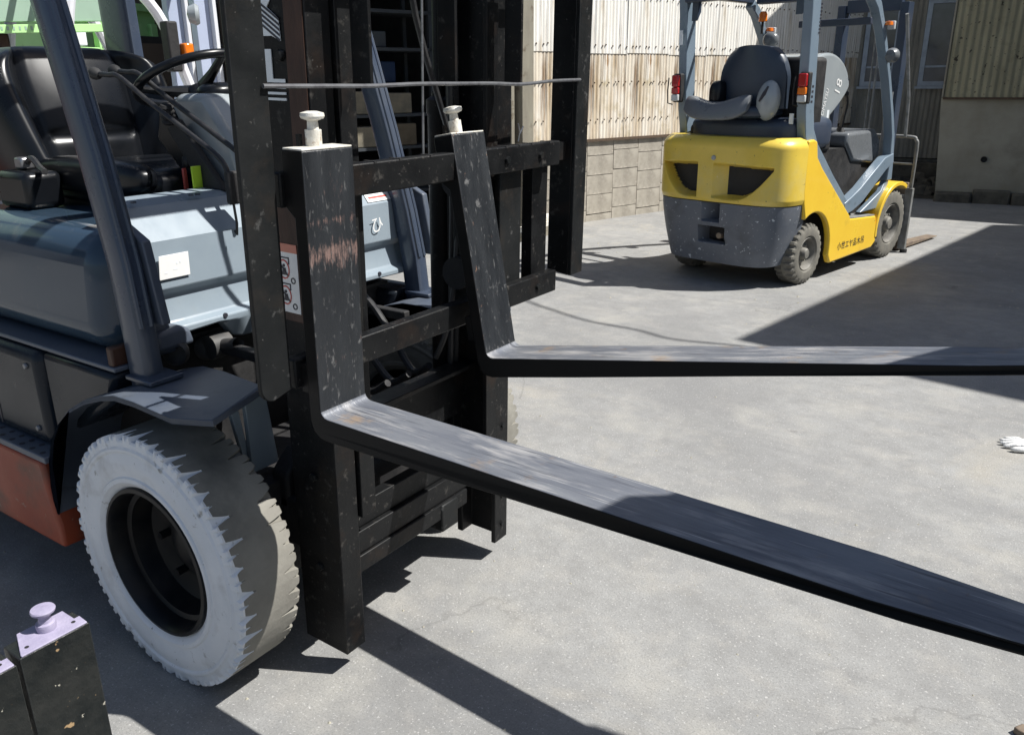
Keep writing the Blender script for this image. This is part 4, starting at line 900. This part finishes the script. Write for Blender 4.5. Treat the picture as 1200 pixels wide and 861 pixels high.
# counterweight shell: upper yellow with two recessed grilles
YM = .535
def plan(u, a, b, n=4.2, xc=.05):
    th = PI*u   # 0 = right side, PI = left side
    s_, c_ = math.sin(th), math.cos(th)
    return (xc - a*abs(s_)**(2/n), YM - b*math.copysign(abs(c_)**(2/n), c_))
def sstep(a, b, x): t = max(0, min(1, (x-a)/(b-a))); return t*t*(3-2*t)
def grille(y, z):
    # right opening y .08-.43, left opening y .69-.94 ; flat inner sides, curved outer bottom
    r_in = 0
    def opening(dy, w):  # dy: 0 at inner side .. 1 at outer tip
        if dy < 0 or dy > 1: return -1
        topz = .890 - .015*dy; botz = .638 + .23*max(0, dy-.30)**1.9*1.9
        return min(topz - z, z - botz, dy*w, (1-dy)*w + .01)
    d = max(opening((.480-y)/.40, .40), opening((y-.670)/.33, .33))
    return d
vp = [(.615, 0.0), (.70, .0), (.80, .0), (.95, .004), (1.0, .010), (1.03, .020), (1.055, .040), (1.07, .070)]
mb = MB(); NU, NV = 210, 90
def cwf(u, v):
    # v in 0..1 maps to z
    z = .612 + .458*v; ins = .0 + .05*max(0, (v-.84)/.16)**2.2 + .010*(1-min(1, v*14))
    x, y = plan(u, .40-ins, .562-ins)
    d = grille(y, z) if .12 < u < .965 else -1
    x += .11*sstep(-.006, .030, d)
    return (x, y, z)
def cwm(u, v):
    x, y = plan(u, .40, .562); z = .612+.458*v
    return 1 if (.12 < u < .965 and grille(y, z) > .024) else 0
mb.grid(cwf, NU, NV, mfn=cwm)
o0 = len(mb.v); top_ring = [cwf(i/NU, 1) for i in range(NU+1)]
mb.add(top_ring, [tuple(range(NU+1))], 0)
cwo = b2(mb, 'counterweight', [M_yelw, M_dark], recalc=False, ang=50)
# small round badge (cap) and bump line
b2(MB().lathe([(0, .012), (.014, .010), (.017, .004), (.018, 0)], (-.351, .535, .925), (-1, 0, 0), 18), 'cap', M_silver, cwo)
mb = MB()
def lowf(u, v):
    z = .165 + .442*v; k = (1-v)
    x, y = plan(u, .395 - .03*k**2, .547 - .10*k**1.4)
    # hitch slots
    d1 = min(.60-z, z-.475, y-.50, .585-y) if .2 < u < .8 else -1
    d2 = min(.425-z, z-.325+.02*abs(y-.5)*4, y-.42, .62-y) if .2 < u < .8 else -1
    x += .12*sstep(-.010, .004, max(d1, d2)); return (x, y, z)
def lowm(u, v):
    z = .165 + .442*v; x, y = plan(u, .395, .54)
    d1 = min(.60-z, z-.475, y-.50, .585-y); d2 = min(.425-z, z-.325, y-.42, .62-y)
    return 1 if .2 < u < .8 and max(d1, d2) > -.006 else 0
mb.grid(lowf, 180, 80, mfn=lowm)
mb.add([lowf(i/60, 0) for i in range(61)], [tuple(range(61))], 0); mb.add([lowf(i/60, 1) for i in range(61)], [tuple(range(61))], 0)
lw = b2(mb, 'counterweight_base', [M_cwg, M_dark], recalc=False, ang=50)
b2(MB().cyl((-.33, .46, .37), (-.26, .46, .37), .022, 12), 'tow_pin', M_rustfork, lw)
b2(MB().box(.0, .06, .02, 1.0, .56, .62), 'counterweight_joint', M_dark)
# inner mass so nothing shows through
b2(MB().box(-.22, .10, .10, .91, .30, 1.05).box(.10, 1.15, .12, .90, .20, .95), 'engine_bay', M_dark)
# side panels (yellow): from counterweight down to the front arch, arch over rear wheel cut out
def sidepoly():
    arch = [(.155 + .285*math.cos(R(a)), .235 + .300*math.sin(R(a))) for a in range(-20, 121, 10)]
    return [(.03, 1.055), (.075, 1.04), (.105, .93), (.20, .845), (.735, .452), (.75, .425), (1.215, .398), (1.24, .33), (1.27, .18), (1.20, .138), (.48, .115)] + arch[1:] + [(-.03, .612), (-.05, .70), (-.05, 1.05)]
for y0, y1, s in ((-.028, .02, 1), (1.04, 1.09, -1)):
    sp = b2(MB().prism(sidepoly(), 'y', y0, y1), 'side_panel', M_yel, bevel=.012, seg=3)
    if s == 1:
        text('lettering', '小世エヤ品木吊', .066, (.575, -.0285, .205), (1, 0, 0), (0, 0, 1), M_ink, sp, sx=1.02)
    b2(MB().prism([(.755, .422), (1.205, .394), (1.205, .408), (.755, .436)], 'y', y0+.006 if s == 1 else y0-.1, y1+.14 if s == 1 else y1-.006), 'step', M_dustmet, bevel=.003)
    # front fender arc
    out = [(1.60 + .365*math.cos(R(a)), .265 + .375*math.sin(R(a))) for a in range(62, 196, 9)]
    inn = [(1.60 + .330*math.cos(R(a)), .265 + .338*math.sin(R(a))) for a in range(62, 196, 9)]
    b2(MB().prism(out + inn[::-1], 'y', y0-.005*s, y1+.10*s), 'front_fender', M_yel, bevel=.006)
    b2(MB().box(.80, 1.22, y0+.14 if s == 1 else y0-.13, y1+.13 if s == 1 else y1-.14, .20, .60), 'footwell', M_dark)
# blue grey floor sill trim
def strip(pts, w0, y0, y1, name, m, bevel=.008):
    """band of width w0 along pts in the xz plane"""
    P_ = [Vector((p[0], 0, p[1])) for p in pts]; L_, Rr = [], []
    for i, p in enumerate(P_):
        t = (P_[min(i+1, len(P_)-1)] - P_[max(i-1, 0)]).normalized(); nn = Vector((-t.z, 0, t.x)); ww = w0[i] if isinstance(w0, (list, tuple)) else w0
        L_.append((p.x+nn.x*ww/2, p.z+nn.z*ww/2)); Rr.append((p.x-nn.x*ww/2, p.z-nn.z*ww/2))
    return b2(MB().prism(L_ + Rr[::-1], 'y', y0, y1), name, m, bevel=bevel, seg=3)
for y0, y1 in ((.0, .07), (.98, 1.05)):
    pts = [(-.10, 2.02), (-.085, 1.9), (-.055, 1.5), (-.035, 1.25), (.0, 1.10), (.09, .98), (.40, .73), (.66, .535), (.74, .50)]
    gp = strip(pts, [.115, .115, .12, .12, .125, .125, .12, .12, .08], y0, y1, 'guard_pillar', M_kom)
    fp = [(.76, 2.03), (.86, 1.96), (1.0, 1.78), (1.20, 1.45), (1.33, 1.20), (1.41, 1.02), (1.45, .80), (1.45, .66)]
    strip(fp, [.07, .07, .055, .05, .05, .055, .07, .10], y0, y1, 'guard_pillar', M_kom)
    strip([(.68, .50), (.80, .53), (.95, .585), (1.15, .70), (1.33, .80), (1.47, .84)], [.10, .12, .13, .12, .11, .08], y0-.005, y1, 'floor_sill', M_kom)
    b2(MB().prism([(1.0, .44), (1.35, .58), (1.5, .78), (1.46, .62), (1.3, .44)], 'y', y0+.01, y1-.01), 'cowl_side', M_kom, bevel=.01)
    # vent slots on rear pillar
    if y0 < .1:
        for i in range(9): b2(MB().box(-.035, -.012, y0-.0012, y0+.001, 1.74+i*.022, 1.752+i*.022), 'vent_slot', M_ink, gp)
        for i in range(4): b2(MB().box(-.04, -.015, y0-.0012, y0+.001, 1.30+i*.033, 1.315+i*.033), 'vent_slot', M_ink, gp)
# left rear pillar sticker
b2(MB().box(-.165, -.163, .995, 1.025, 1.70, 1.80), 'pillar_sticker', M_decal)
rf2 = MB()
rf2.box(-.16, .80, -.005, .06, 2.03, 2.09).box(-.16, .80, .985, 1.05, 2.03, 2.09).box(-.18, -.10, .06, .985, 1.985, 2.05).box(.74, .82, .06, .95, 2.02, 2.08)
for i in range(5): rf2.box(.02+i*.14, .05+i*.14, .06, .95, 2.04, 2.07)
b2(rf2, 'guard_roof', M_komd, bevel=.008)
for ya in (.07, .89): b2(MB().prism([(-.14, 1.86), (-.14, 1.99), (-.10, 1.99), (-.10, 1.92)], 'y', ya, ya+.05), 'roof_gusset', M_komd)
b2(MB().box(.80, .84, .03, .60, 1.83, 1.88), 'front_cross_bar', M_komd, bevel=.006)
# hood / rear cover under the seat
mb = MB().rbox((.20, .50, 1.08), (.36, .45, .13), e=5); b2(mb, 'engine_hood', M_komd, ang=60)
b2(MB().box(-.12, .55, .10, .92, .94, 1.14), 'hood_base', M_dark, bevel=.03)
b2(MB().box(.02, .28, .06, .30, 1.05, 1.60), 'rear_stack', M_dark, bevel=.03)
b2(MB().box(-.10, -.09, .085, .115, 1.16, 1.23), 'frame_label', M_decal)
# seat seen from behind with its front lip and side wing
st2 = MB()
def sb(u, v):
    t = 2*u-1; hw = .262*(1 - .42*max(0, (v-.45)/.55)**2.0)
    return (-.10 - .05*v*0 + .06*t*t, .425 + t*hw, 1.26 + .42*v - .02*max(0, v-.85)*abs(t)**2*6)
st2.grid(sb, 26, 16); k0 = len(st2.v)
st2.grid(lambda u, v: (lambda p: (p[0]-.06+.0*u, p[1], p[2]))(sb(u, v)), 26, 16)
rim = [(i, 0) for i in range(27)] + [(26, j) for j in range(1, 17)] + [(i, 16) for i in range(25, -1, -1)] + [(0, j) for j in range(15, 0, -1)]
for a in range(len(rim)):
    q = (a+1) % len(rim); st2.f.append([rim[a][1]*27+rim[a][0], rim[q][1]*27+rim[q][0], k0+rim[q][1]*27+rim[q][0], k0+rim[a][1]*27+rim[a][0]]); st2.mi.append(0)
se2 = b2(st2, 'seat', M_vinyl2, ang=60)
mb = MB()
def lip(u, v):
    # rear-facing curved lip, highest at both ends, dipping in between
    y = .355 + .52*u; dip = .075*math.sin(PI*min(1, max(0, (u*.92+.04))))**1.3
    zt = 1.385 - dip - .01*u; zb = 1.178 + .035*abs(2*u-1)**3
    a = 2*PI*v; zc = (zt+zb)/2; hz = (zt-zb)/2*(1 - .35*abs(2*u-1)**5); hx = .045*(1-.5*abs(2*u-1)**5)
    return (-.235 - .03*math.sin(PI*u) + hx*math.copysign(abs(math.cos(a))**.7, math.cos(a)) + .03*math.sin(a), y, zc + hz*math.copysign(abs(math.sin(a))**.7, math.sin(a)))
mb.grid(lip, 30, 20)
mb.add([lip(0, i/20) for i in range(20)], [tuple(range(20))]); mb.add([lip(1, i/20) for i in range(20)], [tuple(range(20))])
b2(mb, 'seat_lip', M_vinylg, se2, ang=60)
mb = MB()
def wingf(u, v):
    a = 2*PI*u; b = (v-.5)*PI; c = math.cos(b)
    y = .265 + .085*c*math.cos(a); z = 1.315 + .135*math.sin(b); x = -.17 + .07*c*math.sin(a)
    return (x, y + .20*(z-1.32)*-.25 - .02, z)
mb.grid(wingf, 24, 16); b2(mb, 'hip_wing', M_silver, se2, ang=60)
b2(MB().tube([(-.245, .275, 1.31), (-.235, .245, 1.36), (-.225, .225, 1.41)], [.006, .014, .006], 8), 'wing_slot', M_ink, se2)
mb = MB().rbox((-.13, .665, 1.35), (.09, .055, .10), e=3.0); b2(mb, 'hip_wing', M_vinyl, se2, ang=60)
b2(MB().rbox((-.08, .5, 1.235), (.16, .28, .045), e=4), 'seat_cushion', M_vinyl2, se2, ang=60)
# beacon behind the seat, mirror ball, gauges
b2(MB().lathe([(.0, .075), (.022, .07), (.032, .05), (.034, .0), (.030, -.004)], (.78, .90, 1.895), (0, 0, 1), 18), 'rotating_beacon', M_lora)
b2(MB().cyl((.78, .90, 1.80), (.78, .90, 1.892), .010, 8), 'beacon_stalk', M_dark)
b2(MB().rbox((.40, .595, 1.735), (.05, .06, .055), e=2.2), 'mirror_back', M_vinylg, ang=60)
# tail lamps
for (x, y, lab) in ((-.19, 1.005, 0), (-.14, .01, 1)):
    hs = b2(MB().box(x+.0, x+.05, y-.035, y+.035, 1.295, 1.50), 'tail_lamp', M_dark, bevel=.01)
    b2(MB().box(x-.03, x-.001, y-.03, y+.03, 1.405, 1.49), 'red_lens', M_lred, hs, bevel=.008)
    b2(MB().box(x-.028, x-.001, y-.03, y+.03, 1.355, 1.402), 'orange_lens', M_lora if lab else M_lred, hs, bevel=.006)
    b2(MB().box(x-.026, x-.001, y-.03, y+.03, 1.305, 1.352), 'clear_lens', M_lclr, hs, bevel=.006)
    b2(MB().tube([(x-.04, y+.045, 1.47), (x-.05, y+.045, 1.38), (x-.04, y+.045, 1.29), (x, y+.03, 1.28)], .005, 6), 'lamp_guard', M_dark, hs)
# rounded silver cover with lettering
prof_h = [(.20, 1.00), (.20, 1.50)] + [(p.x, p.z) for p in smoothpath([(.20, 0, 1.53), (.31, 0, 1.605), (.50, 0, 1.635), (.66, 0, 1.605), (.79, 0, 1.53), (.865, 0, 1.42), (.83, 0, 1.35), (.72, 0, 1.26), (.55, 0, 1.15), (.42, 0, 1.03)], 4)] + [(.40, 1.00)]
hm = b2(MB().prism(prof_h, 'y', .16, .60), 'rounded_cover', M_silver, bevel=.03, seg=5)
text('cover_lettering', 'KOMATSU', .060, (.475, .1590, 1.16), (.26, 0, 1), (-1, 0, .26), M_white, hm, sx=.82)
text('cover_number', '18', .125, (.70, .1590, 1.325), (.26, 0, 1), (-1, 0, .26), M_white, hm)
b2(MB().box(.54, .575, .1584, .1596, 1.175, 1.235), 'cover_sticker', M_decal, hm)
# cockpit: dash, levers, steering stack
dsh = b2(MB().prism([(.80, .98), (.82, 1.06), (1.30, 1.07), (1.42, .98), (1.44, .84), (1.30, .80), (.95, .84)], 'y', .10, .80), 'dashboard', M_vinylg, bevel=.025, seg=3)
for i in range(5):
    x = .90 + i*.055; y = .20 + i*.03
    lv = b2(MB().tube(smoothpath([(x, y, 1.06), (x+.02, y, 1.16), (x+.05, y, 1.27), (x+.02, y, 1.34)], 4), .008, 6), 'control_lever', M_hose)
    b2(MB().lathe([(0, .02), (.016, .012), (.016, -.01), (0, -.02)], (x+.015, y, 1.345), (0, 0, 1), 10), 'lever_knob', M_rubk, lv)
    b2(MB().lathe([(.03, 0), (.02, .02), (.012, .035)], (x, y, 1.058), (0, 0, 1), 10), 'lever_boot', M_dark, lv)
mb = MB(); c0 = Vector((.98, .46, 1.33)); axx = Vector((-.5, 0, .86)).normalized(); aa = Vector((0, 1, 0)); bb = axx.cross(aa)
mb.tube([c0 + (aa*math.cos(2*PI*i/32) + bb*math.sin(2*PI*i/32))*.16 for i in range(32)], .012, 8, closed=True); stw = b2(mb, 'steering_wheel', M_dark)
b2(MB().tube([c0, c0 + Vector((.14, 0, -.26))], .03, 10), 'steering_column', M_dark, stw)
b2(MB().prism([(.85, .60), (.84, .97), (1.40, .83), (1.42, .60)], 'y', .13, .78), 'front_bulkhead', M_dark)
# front lamps
for y in (.0, .98):
    hl = b2(MB().lathe([(0, .0), (.04, .01), (.055, .04), (.055, .06), (.0, .065)], (1.06, y-.03, 1.62), (1, 0, 0), 16), 'head_lamp', M_vinylg)
    b2(MB().lathe([(0, .03), (.025, .025), (.03, .0)], (1.0, y-.02, 1.83), (0, 0, 1), 14), 'indicator', M_lora, hl)
    b2(MB().box(1.03, 1.06, y-.05, y-.0, 1.80, 1.86), 'indicator_housing', M_lclr, hl, bevel=.005)
# mast
for y in (.17, .70):
    b2(MB().box(1.70, 1.80, y-.035, y+.035, .10, 2.04), 'mast_rail', M_dustmet if False else M_komd, bevel=.004)
    b2(MB().cyl((1.64, y, .3), (1.64, y, 1.35), .028, 12), 'lift_cylinder', M_vinylg)
b2(MB().cyl((1.62, .30, 1.0), (1.62, .30, 1.75), .010, 8).cyl((1.62, .34, 1.0), (1.62, .34, 1.8), .008, 8), 'hose_set', M_dustmet)
for za, zb in ((1.98, 2.08), (.30, .40)): b2(MB().box(1.72, 1.78, .206, .664, za, zb), 'mast_tie', M_komd, bevel=.004)
b2(MB().tube([(1.60, -.02, 1.0), (1.56, -.02, 1.3), (1.35, -.03, 1.75), (1.28, -.03, 1.92)], .014, 8), 'guard_hose', M_dustmet)
# carriage with side guard frame
b2(MB().box(1.86, 1.90, .021, 1.0, .13, .20), 'carriage_bar', M_dustmet, bevel=.004)
b2(MB().box(1.86, 1.90, .021, 1.0, .44, .50), 'carriage_bar', M_dustmet, bevel=.004)
gf = MB().tube(smoothpath([(1.88, .90, .98), (1.88, .5, .985), (1.88, .06, .985), (1.88, -.005, .96), (1.88, -.02, .90), (1.88, -.02, .60), (1.88, -.02, .05)], 5), .014, 8)
b2(gf, 'load_guard', M_dustmet, ang=60)
b2(MB().cyl((1.88, -.02, .76), (1.88, .9, .76), .008, 8), 'guard_rung', M_dustmet)
b2(MB().box(1.86, 1.90, -.045, .02, .03, .56), 'guard_plate', M_dustmet, bevel=.005)
for y in (.02, .70):
    fk = MB().prism([(1.905, .60), (1.905, .03), (1.93, .012), (2.80, .02), (2.80, .028), (2.2, .05), (1.945, .055), (1.94, .60)], 'y', y, y+.10)
    b2(fk, 'fork', M_rustfork, bevel=.003)
b2(MB().cyl((1.89, -.03, .03), (1.89, -.03, .0), .03, 10), 'stop_foot', M_dark)
# wheels
def wheel2(c, r, wd, side, teeth, rimr, name):
    cx, cy, cz = c; NA = teeth*6; mb = MB()
    lat = [0, wd*.05, wd*.16, wd*.30, wd*.44, wd*.56, wd*.70, wd*.84, wd*.95, wd]
    for j, y in enumerate(lat):
        for i in range(NA):
            t = (i/6) % 1; e = min(y, wd-y)/wd
            gr = 1 if (e < .34 and .30 < t < .75) else 0
            rr = r - (.018 if y in (0, wd) else .004*(1 if e < .1 else 0)) - .014*gr
            an = 2*PI*i/NA; mb.v.append((cx+rr*math.cos(an), cy+side*y, cz+rr*math.sin(an)))
    for j in range(len(lat)-1):
        for i in range(NA): k = (i+1) % NA; mb.f.append([j*NA+i, j*NA+k, (j+1)*NA+k, (j+1)*NA+i]); mb.mi.append(0)
    for base, yy, sg in ((0, 0, 1), ((len(lat)-1)*NA, wd, -1)):
        prev = base
        for q, y in ((r-.035, yy-sg*.004), (r*.78, yy-sg*.010), (rimr+.012, yy-sg*.006), (rimr-.002, yy+sg*.008)):
            o = len(mb.v)
            for i in range(NA): an = 2*PI*i/NA; mb.v.append((cx+q*math.cos(an), cy+side*y, cz+q*math.sin(an)))
            for i in range(NA): k = (i+1) % NA; mb.f.append([prev+i, prev+k, o+k, o+i]); mb.mi.append(0)
            prev = o
    rm = MB().lathe([(rimr, .008), (rimr-.006, .0), (rimr-.014, .008), (rimr-.022, .05), (rimr*.62, .055), (rimr*.55, .04), (rimr*.36, .038), (rimr*.34, .012), (rimr*.26, .0), (0, -.002)], (cx, cy, cz), (0, side, 0), 32)
    for i in range(6): a = i*PI/3; rm.cyl((cx+rimr*.5*math.cos(a), cy+side*.042, cz+rimr*.5*math.sin(a)), (cx+rimr*.5*math.cos(a), cy+side*.03, cz+rimr*.5*math.sin(a)), .009, 6)
    rm.cyl((cx, cy+side*.06, cz), (cx, cy+side*(wd-.02), cz), rimr-.02, 20)
    wo = b2(rm, name, M_dustrim); b2(mb, 'tyre', M_dustr, wo, ang=30, recalc=False)
for y, s in ((.0, 1), (1.06, -1)):
    wheel2((.155, y, .228), .228, .15, s, 26, .125, 'rear_wheel'); wheel2((1.565, y-.01*s, .290), .290, .17, s, 28, .165, 'front_wheel')
b2(MB().cyl((.155, .15, .228), (.155, .86, .228), .05, 12).cyl((1.565, .17, .29), (1.565, .84, .29), .07, 12), 'axle', M_dark)
b2(MB().box(.9, 1.9, .2, .7, .16, .5), 'transmission', M_dark)

# ================================================================= things beyond the near forklift, far left

def fresh(name, label, cat, loc, rz=0, group=None): return thing(name, label, cat, loc, rz, group, off=(0, 0, 0))
def bp(mb, name, m, par, **k): return mb.build(name, m, par, off=(0, 0, 0), **k)
# white forklift: local x = its forward (world +y side), mast to the right in view
wf = fresh('forklift', 'white forklift with pale mast seen behind the steering wheel of the near one', 'forklift', (-3.8, .95, 0), R(82))
for y in (.06, .42):
    bp(MB().box(1.10, 1.20, y-.075, y+.0, .1, 2.35), 'mast_rail', M_wfb, wf, bevel=.004)
    bp(MB().box(1.20, 1.225, y-.12, y+.06, .12, 2.35), 'mast_flange', M_wfl, wf, bevel=.003)
bp(MB().box(1.16, 1.22, -.06, .42, 2.2, 2.3), 'mast_tie', M_wfl, wf)
bp(MB().box(1.26, 1.30, -.30, .66, .3, .36), 'carriage_bar', M_dark, wf)
bp(MB().box(1.26, 1.30, -.30, .66, 1.6, 1.66), 'carriage_bar', M_dark, wf)
for y in (-.22, .48): bp(MB().prism([(1.301, 1.0), (1.301, .1), (2.2, .1), (2.2, .115), (1.35, .15), (1.345, 1.0)], 'y', y, y+.1), 'fork', M_blk, wf)
bp(MB().prism([(-.6, .35), (-.6, 1.0), (-.45, 1.12), (.35, 1.10), (.5, .75), (.9, .72), (1.05, 1.2), (1.08, 1.2), (1.08, .3), (.8, .25)], 'y', -.30, .66), 'body', M_wfl, wf, bevel=.03, seg=3)
bp(MB().rbox((-.05, .18, 1.22), (.28, .24, .10), e=4), 'seat', M_vinyl, wf)
bp(MB().rbox((-.35, .18, 1.40), (.07, .24, .26), e=4), 'seat_back', M_vinyl, wf)
for y in (-.27, .63):
    bp(MB().tube(smoothpath([(.95, y, 1.15), (.85, y, 1.5), (.72, y, 1.85), (.50, y, 2.05), (.3, y, 2.1)], 5), .032, 10), 'guard_pillar', M_wfl, wf)
    bp(MB().tube(smoothpath([(.12, y, 1.05), (.16, y, 1.5), (.24, y, 1.9), (.32, y, 2.1)], 5), .032, 10), 'guard_pillar', M_wfl, wf)
for i in range(5): bp(MB().box(-.2+i*.12, -.17+i*.12, -.25, .62, 2.09, 2.115), 'roof_bar', M_wfl, wf)
lm = bp(MB().lathe([(0, 0), (.045, .01), (.062, .05), (.05, .07), (0, .072)], (.86, -.36, 1.84), (.85, -.5, 0), 18), 'head_lamp', M_silver, wf)
bp(MB().box(.80, .86, -.40, -.33, 1.60, 1.68), 'blinker', M_lora, wf, bevel=.01)
bp(MB().box(.72, .79, -.37, -.28, 1.52, 1.80), 'lamp_bracket', M_dark, wf, bevel=.01)
for x, r_, y in ((.85, .28, -.34), (.85, .28, .58), (-.35, .22, -.32), (-.35, .22, .56)):
    wo = bp(MB().lathe([(0, .03), (r_*.55, .03), (r_*.58, .0), (r_*.58, .1)], (x, y, r_), (0, 1, 0), 24), 'wheel', M_wfl, wf)
    bp(MB().lathe([(r_*.58, .01), (r_*.9, 0), (r_, .03), (r_, .11), (r_*.9, .14), (r_*.58, .13)], (x, y, r_), (0, 1, 0), 28), 'tyre', M_rubk, wo)
# green ribbed container
gc = fresh('skip_container', 'pale green ribbed steel container behind the white forklift', 'container', (-6.9, 3.1, 0), R(3))
bp(MB().box(-1.6, 0, 0, 1.42, .15, 2.14), 'shell', M_green, gc)
for i in range(8): bp(MB().box(.001, .06, .03+i*.185, .11+i*.185, .22, 2.03), 'rib', M_green, gc, bevel=.004)
bp(MB().box(-1.62, .08, -.03, 1.45, 2.141, 2.21), 'top_rail', M_green, gc, bevel=.005)
bp(MB().box(-1.62, .08, -.03, 1.45, .06, .149), 'base_rail', M_green, gc, bevel=.005)
# dark pallet stack in front of the container
dk = fresh('steel_cabinet', 'dark steel cabinet standing in front of the green container', 'cabinet', (-6.2, 3.05, 0), R(3))
bp(MB().box(-.25, .25, 0, .42, 0, 1.86), 'cabinet_body', M_dark, dk, bevel=.01)
bp(MB().box(.251, .262, .02, .40, .05, 1.80), 'cabinet_door', M_brownw, dk, bevel=.003)
# green flatbed body raised at the left
gt = fresh('green_truck', 'mint green truck bed side with perforated rail and dark underside at far left', 'truck', (-3.9, -1.4, 0), R(2))
bp(MB().prism([(0, 1.655), (3.1, 1.827), (3.1, 2.7), (0, 2.6)], 'x', 0, .05), 'bed_side', M_green2, gt, bevel=.004)
pr_ = bp(MB().prism([(0, 1.595), (3.1, 1.767), (3.1, 1.812), (0, 1.64)], 'x', .0, .07), 'perforated_rail', M_green, gt, bevel=.003)
for i in range(40): bp(MB().box(.0702, .0715, 1.2+i*.034, 1.212+i*.034, 1.61+.0555*(1.2+i*.034), 1.63+.0555*(1.2+i*.034)), 'rail_hole', M_green2, pr_)
bp(MB().lathe([(0, .004), (.03, .003), (.035, 0)], (.05, 2.27, 1.92), (1, 0, 0), 12), 'rust_spot', M_rust, gt)
bp(MB().box(-1.9, -.02, .1, 2.45, .9, 1.74), 'underbody', M_rust, gt, bevel=.02)
for y in (.4, 2.0):
    wo = bp(MB().lathe([(0, .02), (.2, .02), (.22, 0), (.22, .2)], (-.3, y, .45), (1, 0, 0), 20), 'wheel', M_dustrim, gt)
    bp(MB().lathe([(.22, .01), (.42, 0), (.45, .04), (.45, .22), (.42, .25), (.22, .24)], (-.3, y, .45), (1, 0, 0), 28), 'tyre', M_rubk, wo)
# green rack with slots right of the near guard pillar
rk = fresh('parts_rack', 'pale green slotted rack between the guard pillars of the near forklift', 'rack', (-4.6, 1.63, 0), R(4))
for y in (0, .30): 
    u_ = bp(MB().box(-.03, .03, y, y+.05, 0, 2.25), 'upright', M_green, rk, bevel=.002)
    for i in range(14): bp(MB().box(.0302, .031, y+.015, y+.035, 1.2+i*.07, 1.225+i*.07), 'slot', M_ink, u_)
for z in (.4, .9, 1.30, 1.62, 1.86, 2.08): bp(MB().box(-.25, .028, .051, .299, z, z+.075), 'rack_beam', M_green, rk, bevel=.003)
for (yy, zz, nm_, lb_) in ((.08, 1.70, 'small_box', 'small pale box hanging at mid height on the green rack'),):
    o = MB().box(0, .07, 0, .08, 0, .12).build(nm_, M_decal, None, bevel=.006); o.location = (-4.565, 1.63+yy, zz); tag(o, lb_, 'box')
# big brown shed closing the view at the left
bs = fresh('far_warehouse', 'long brown warehouse closing the yard far behind the forklifts on the left', 'building', (-11.5, -9, 0), R(0))
bp(MB().box(-.3, 0, 0, 16.5, 0, 5.5), 'wall', M_brownw, bs)
bp(MB().prism([(-4, 6.4), (1.2, 5.3), (1.2, 5.42), (-4, 6.52)], 'y', -.2, 16.7), 'roof', M_roofm, bs)
for i in range(4): 
    d = bp(MB().box(.001, .05, 1.2+i*4, 3.8+i*4, 0, 3.2), 'shutter', M_roofm, bs)
    for k in range(12): bp(MB().box(.051, .062, 1.22+i*4, 3.78+i*4, .1+k*.26, .33+k*.26), 'shutter_slat', M_roofm, d)

# ================================================================= small things
# cotton work glove
gl = MB()
gx, gy = 1.215, 2.225
def blob(pts, r): gl.tube(smoothpath(pts, 5), r, 10)
gl.rbox((gx+.055, gy+.012, .016), (.060, .046, .015), e=2.6)
for k, (a, L_, o_) in enumerate(((200, .062, -.030), (190, .075, -.010), (182, .078, .012), (172, .066, .033))):
    dx, dy = math.cos(R(a)), math.sin(R(a)); x0, y0 = gx+.012, gy+.012+o_
    n_ = 6; pts = [(x0 + dx*L_*t/n_, y0 + dy*L_*t/n_, .013 + .004*math.sin(t)) for t in range(n_+1)]
    gl.tube(pts, [.011, .0115, .0112, .011, .0105, .009, .004], 10)
gl.tube([(gx+.05, gy-.025, .013), (gx+.025, gy-.05, .014), (gx-.005, gy-.062, .012), (gx-.02, gy-.064, .011)], [.013, .012, .011, .004], 10)
gl.tube([(gx+.10, gy+.015, .016), (gx+.14, gy+.018, .015), (gx+.155, gy+.018, .015)], [.036, .038, .039], 14)
gl.map(lambda x, y, z: (x, y, max(.004, (z-.016)*(.75 if z > .03 else 1)+.016)))
o = gl.build('work_glove', M_glove, None, ang=70); tag(o, 'white cotton work glove lying on the sunlit asphalt at the right edge', 'glove')
# rusty bracket end at the lower right corner
o = MB().prism([(1.345, .392), (1.355, .385), (1.45, .36), (1.45, .44), (1.36, .415)], 'z', .0, .018).build('rusty_plate', M_rustfork, None, bevel=.003)
tag(o, 'rusty steel plate corner on the ground at the lower right edge', 'steel plate')
# overhead cable whose thin shadow snakes over the yard
cb_pts = []
for (sx, sy) in ((-2.6, 3.62), (-1.87, 3.17), (-1.5, 3.02), (-1.2, 2.93), (-.87, 2.92), (-.6, 2.86), (-.2, 2.95), (.5, 3.0)):
    h_ = 5.2; cb_pts.append((sx + .62*h_, sy + .31*h_, h_))
o = MB().tube(smoothpath(cb_pts, 5), .014, 6).build('overhead_cable', M_hose, None); tag(o, 'thin black overhead cable crossing above the yard', 'cable')
# pebbles and chips scattered
pb = MB()
for i in range(420):
    a = rnd.uniform(-2.8, 1.6); b_ = rnd.uniform(-.6, 9.0); s_ = rnd.uniform(.002, .006)*(1 if b_ < 3 else 1.8)
    vs = [(a+s_*math.cos(k*1.05)*rnd.uniform(.7, 1.2), b_+s_*math.sin(k*1.05)*rnd.uniform(.7, 1.2), .0) for k in range(6)] + [(a, b_, s_*.8)]
    pb.add(vs, [(k, (k+1) % 6, 6) for k in range(6)])
o = pb.build('grit', M_conc, None, kind='stuff', smooth=False); tag(o, 'small stone grit scattered over the asphalt yard', 'grit')
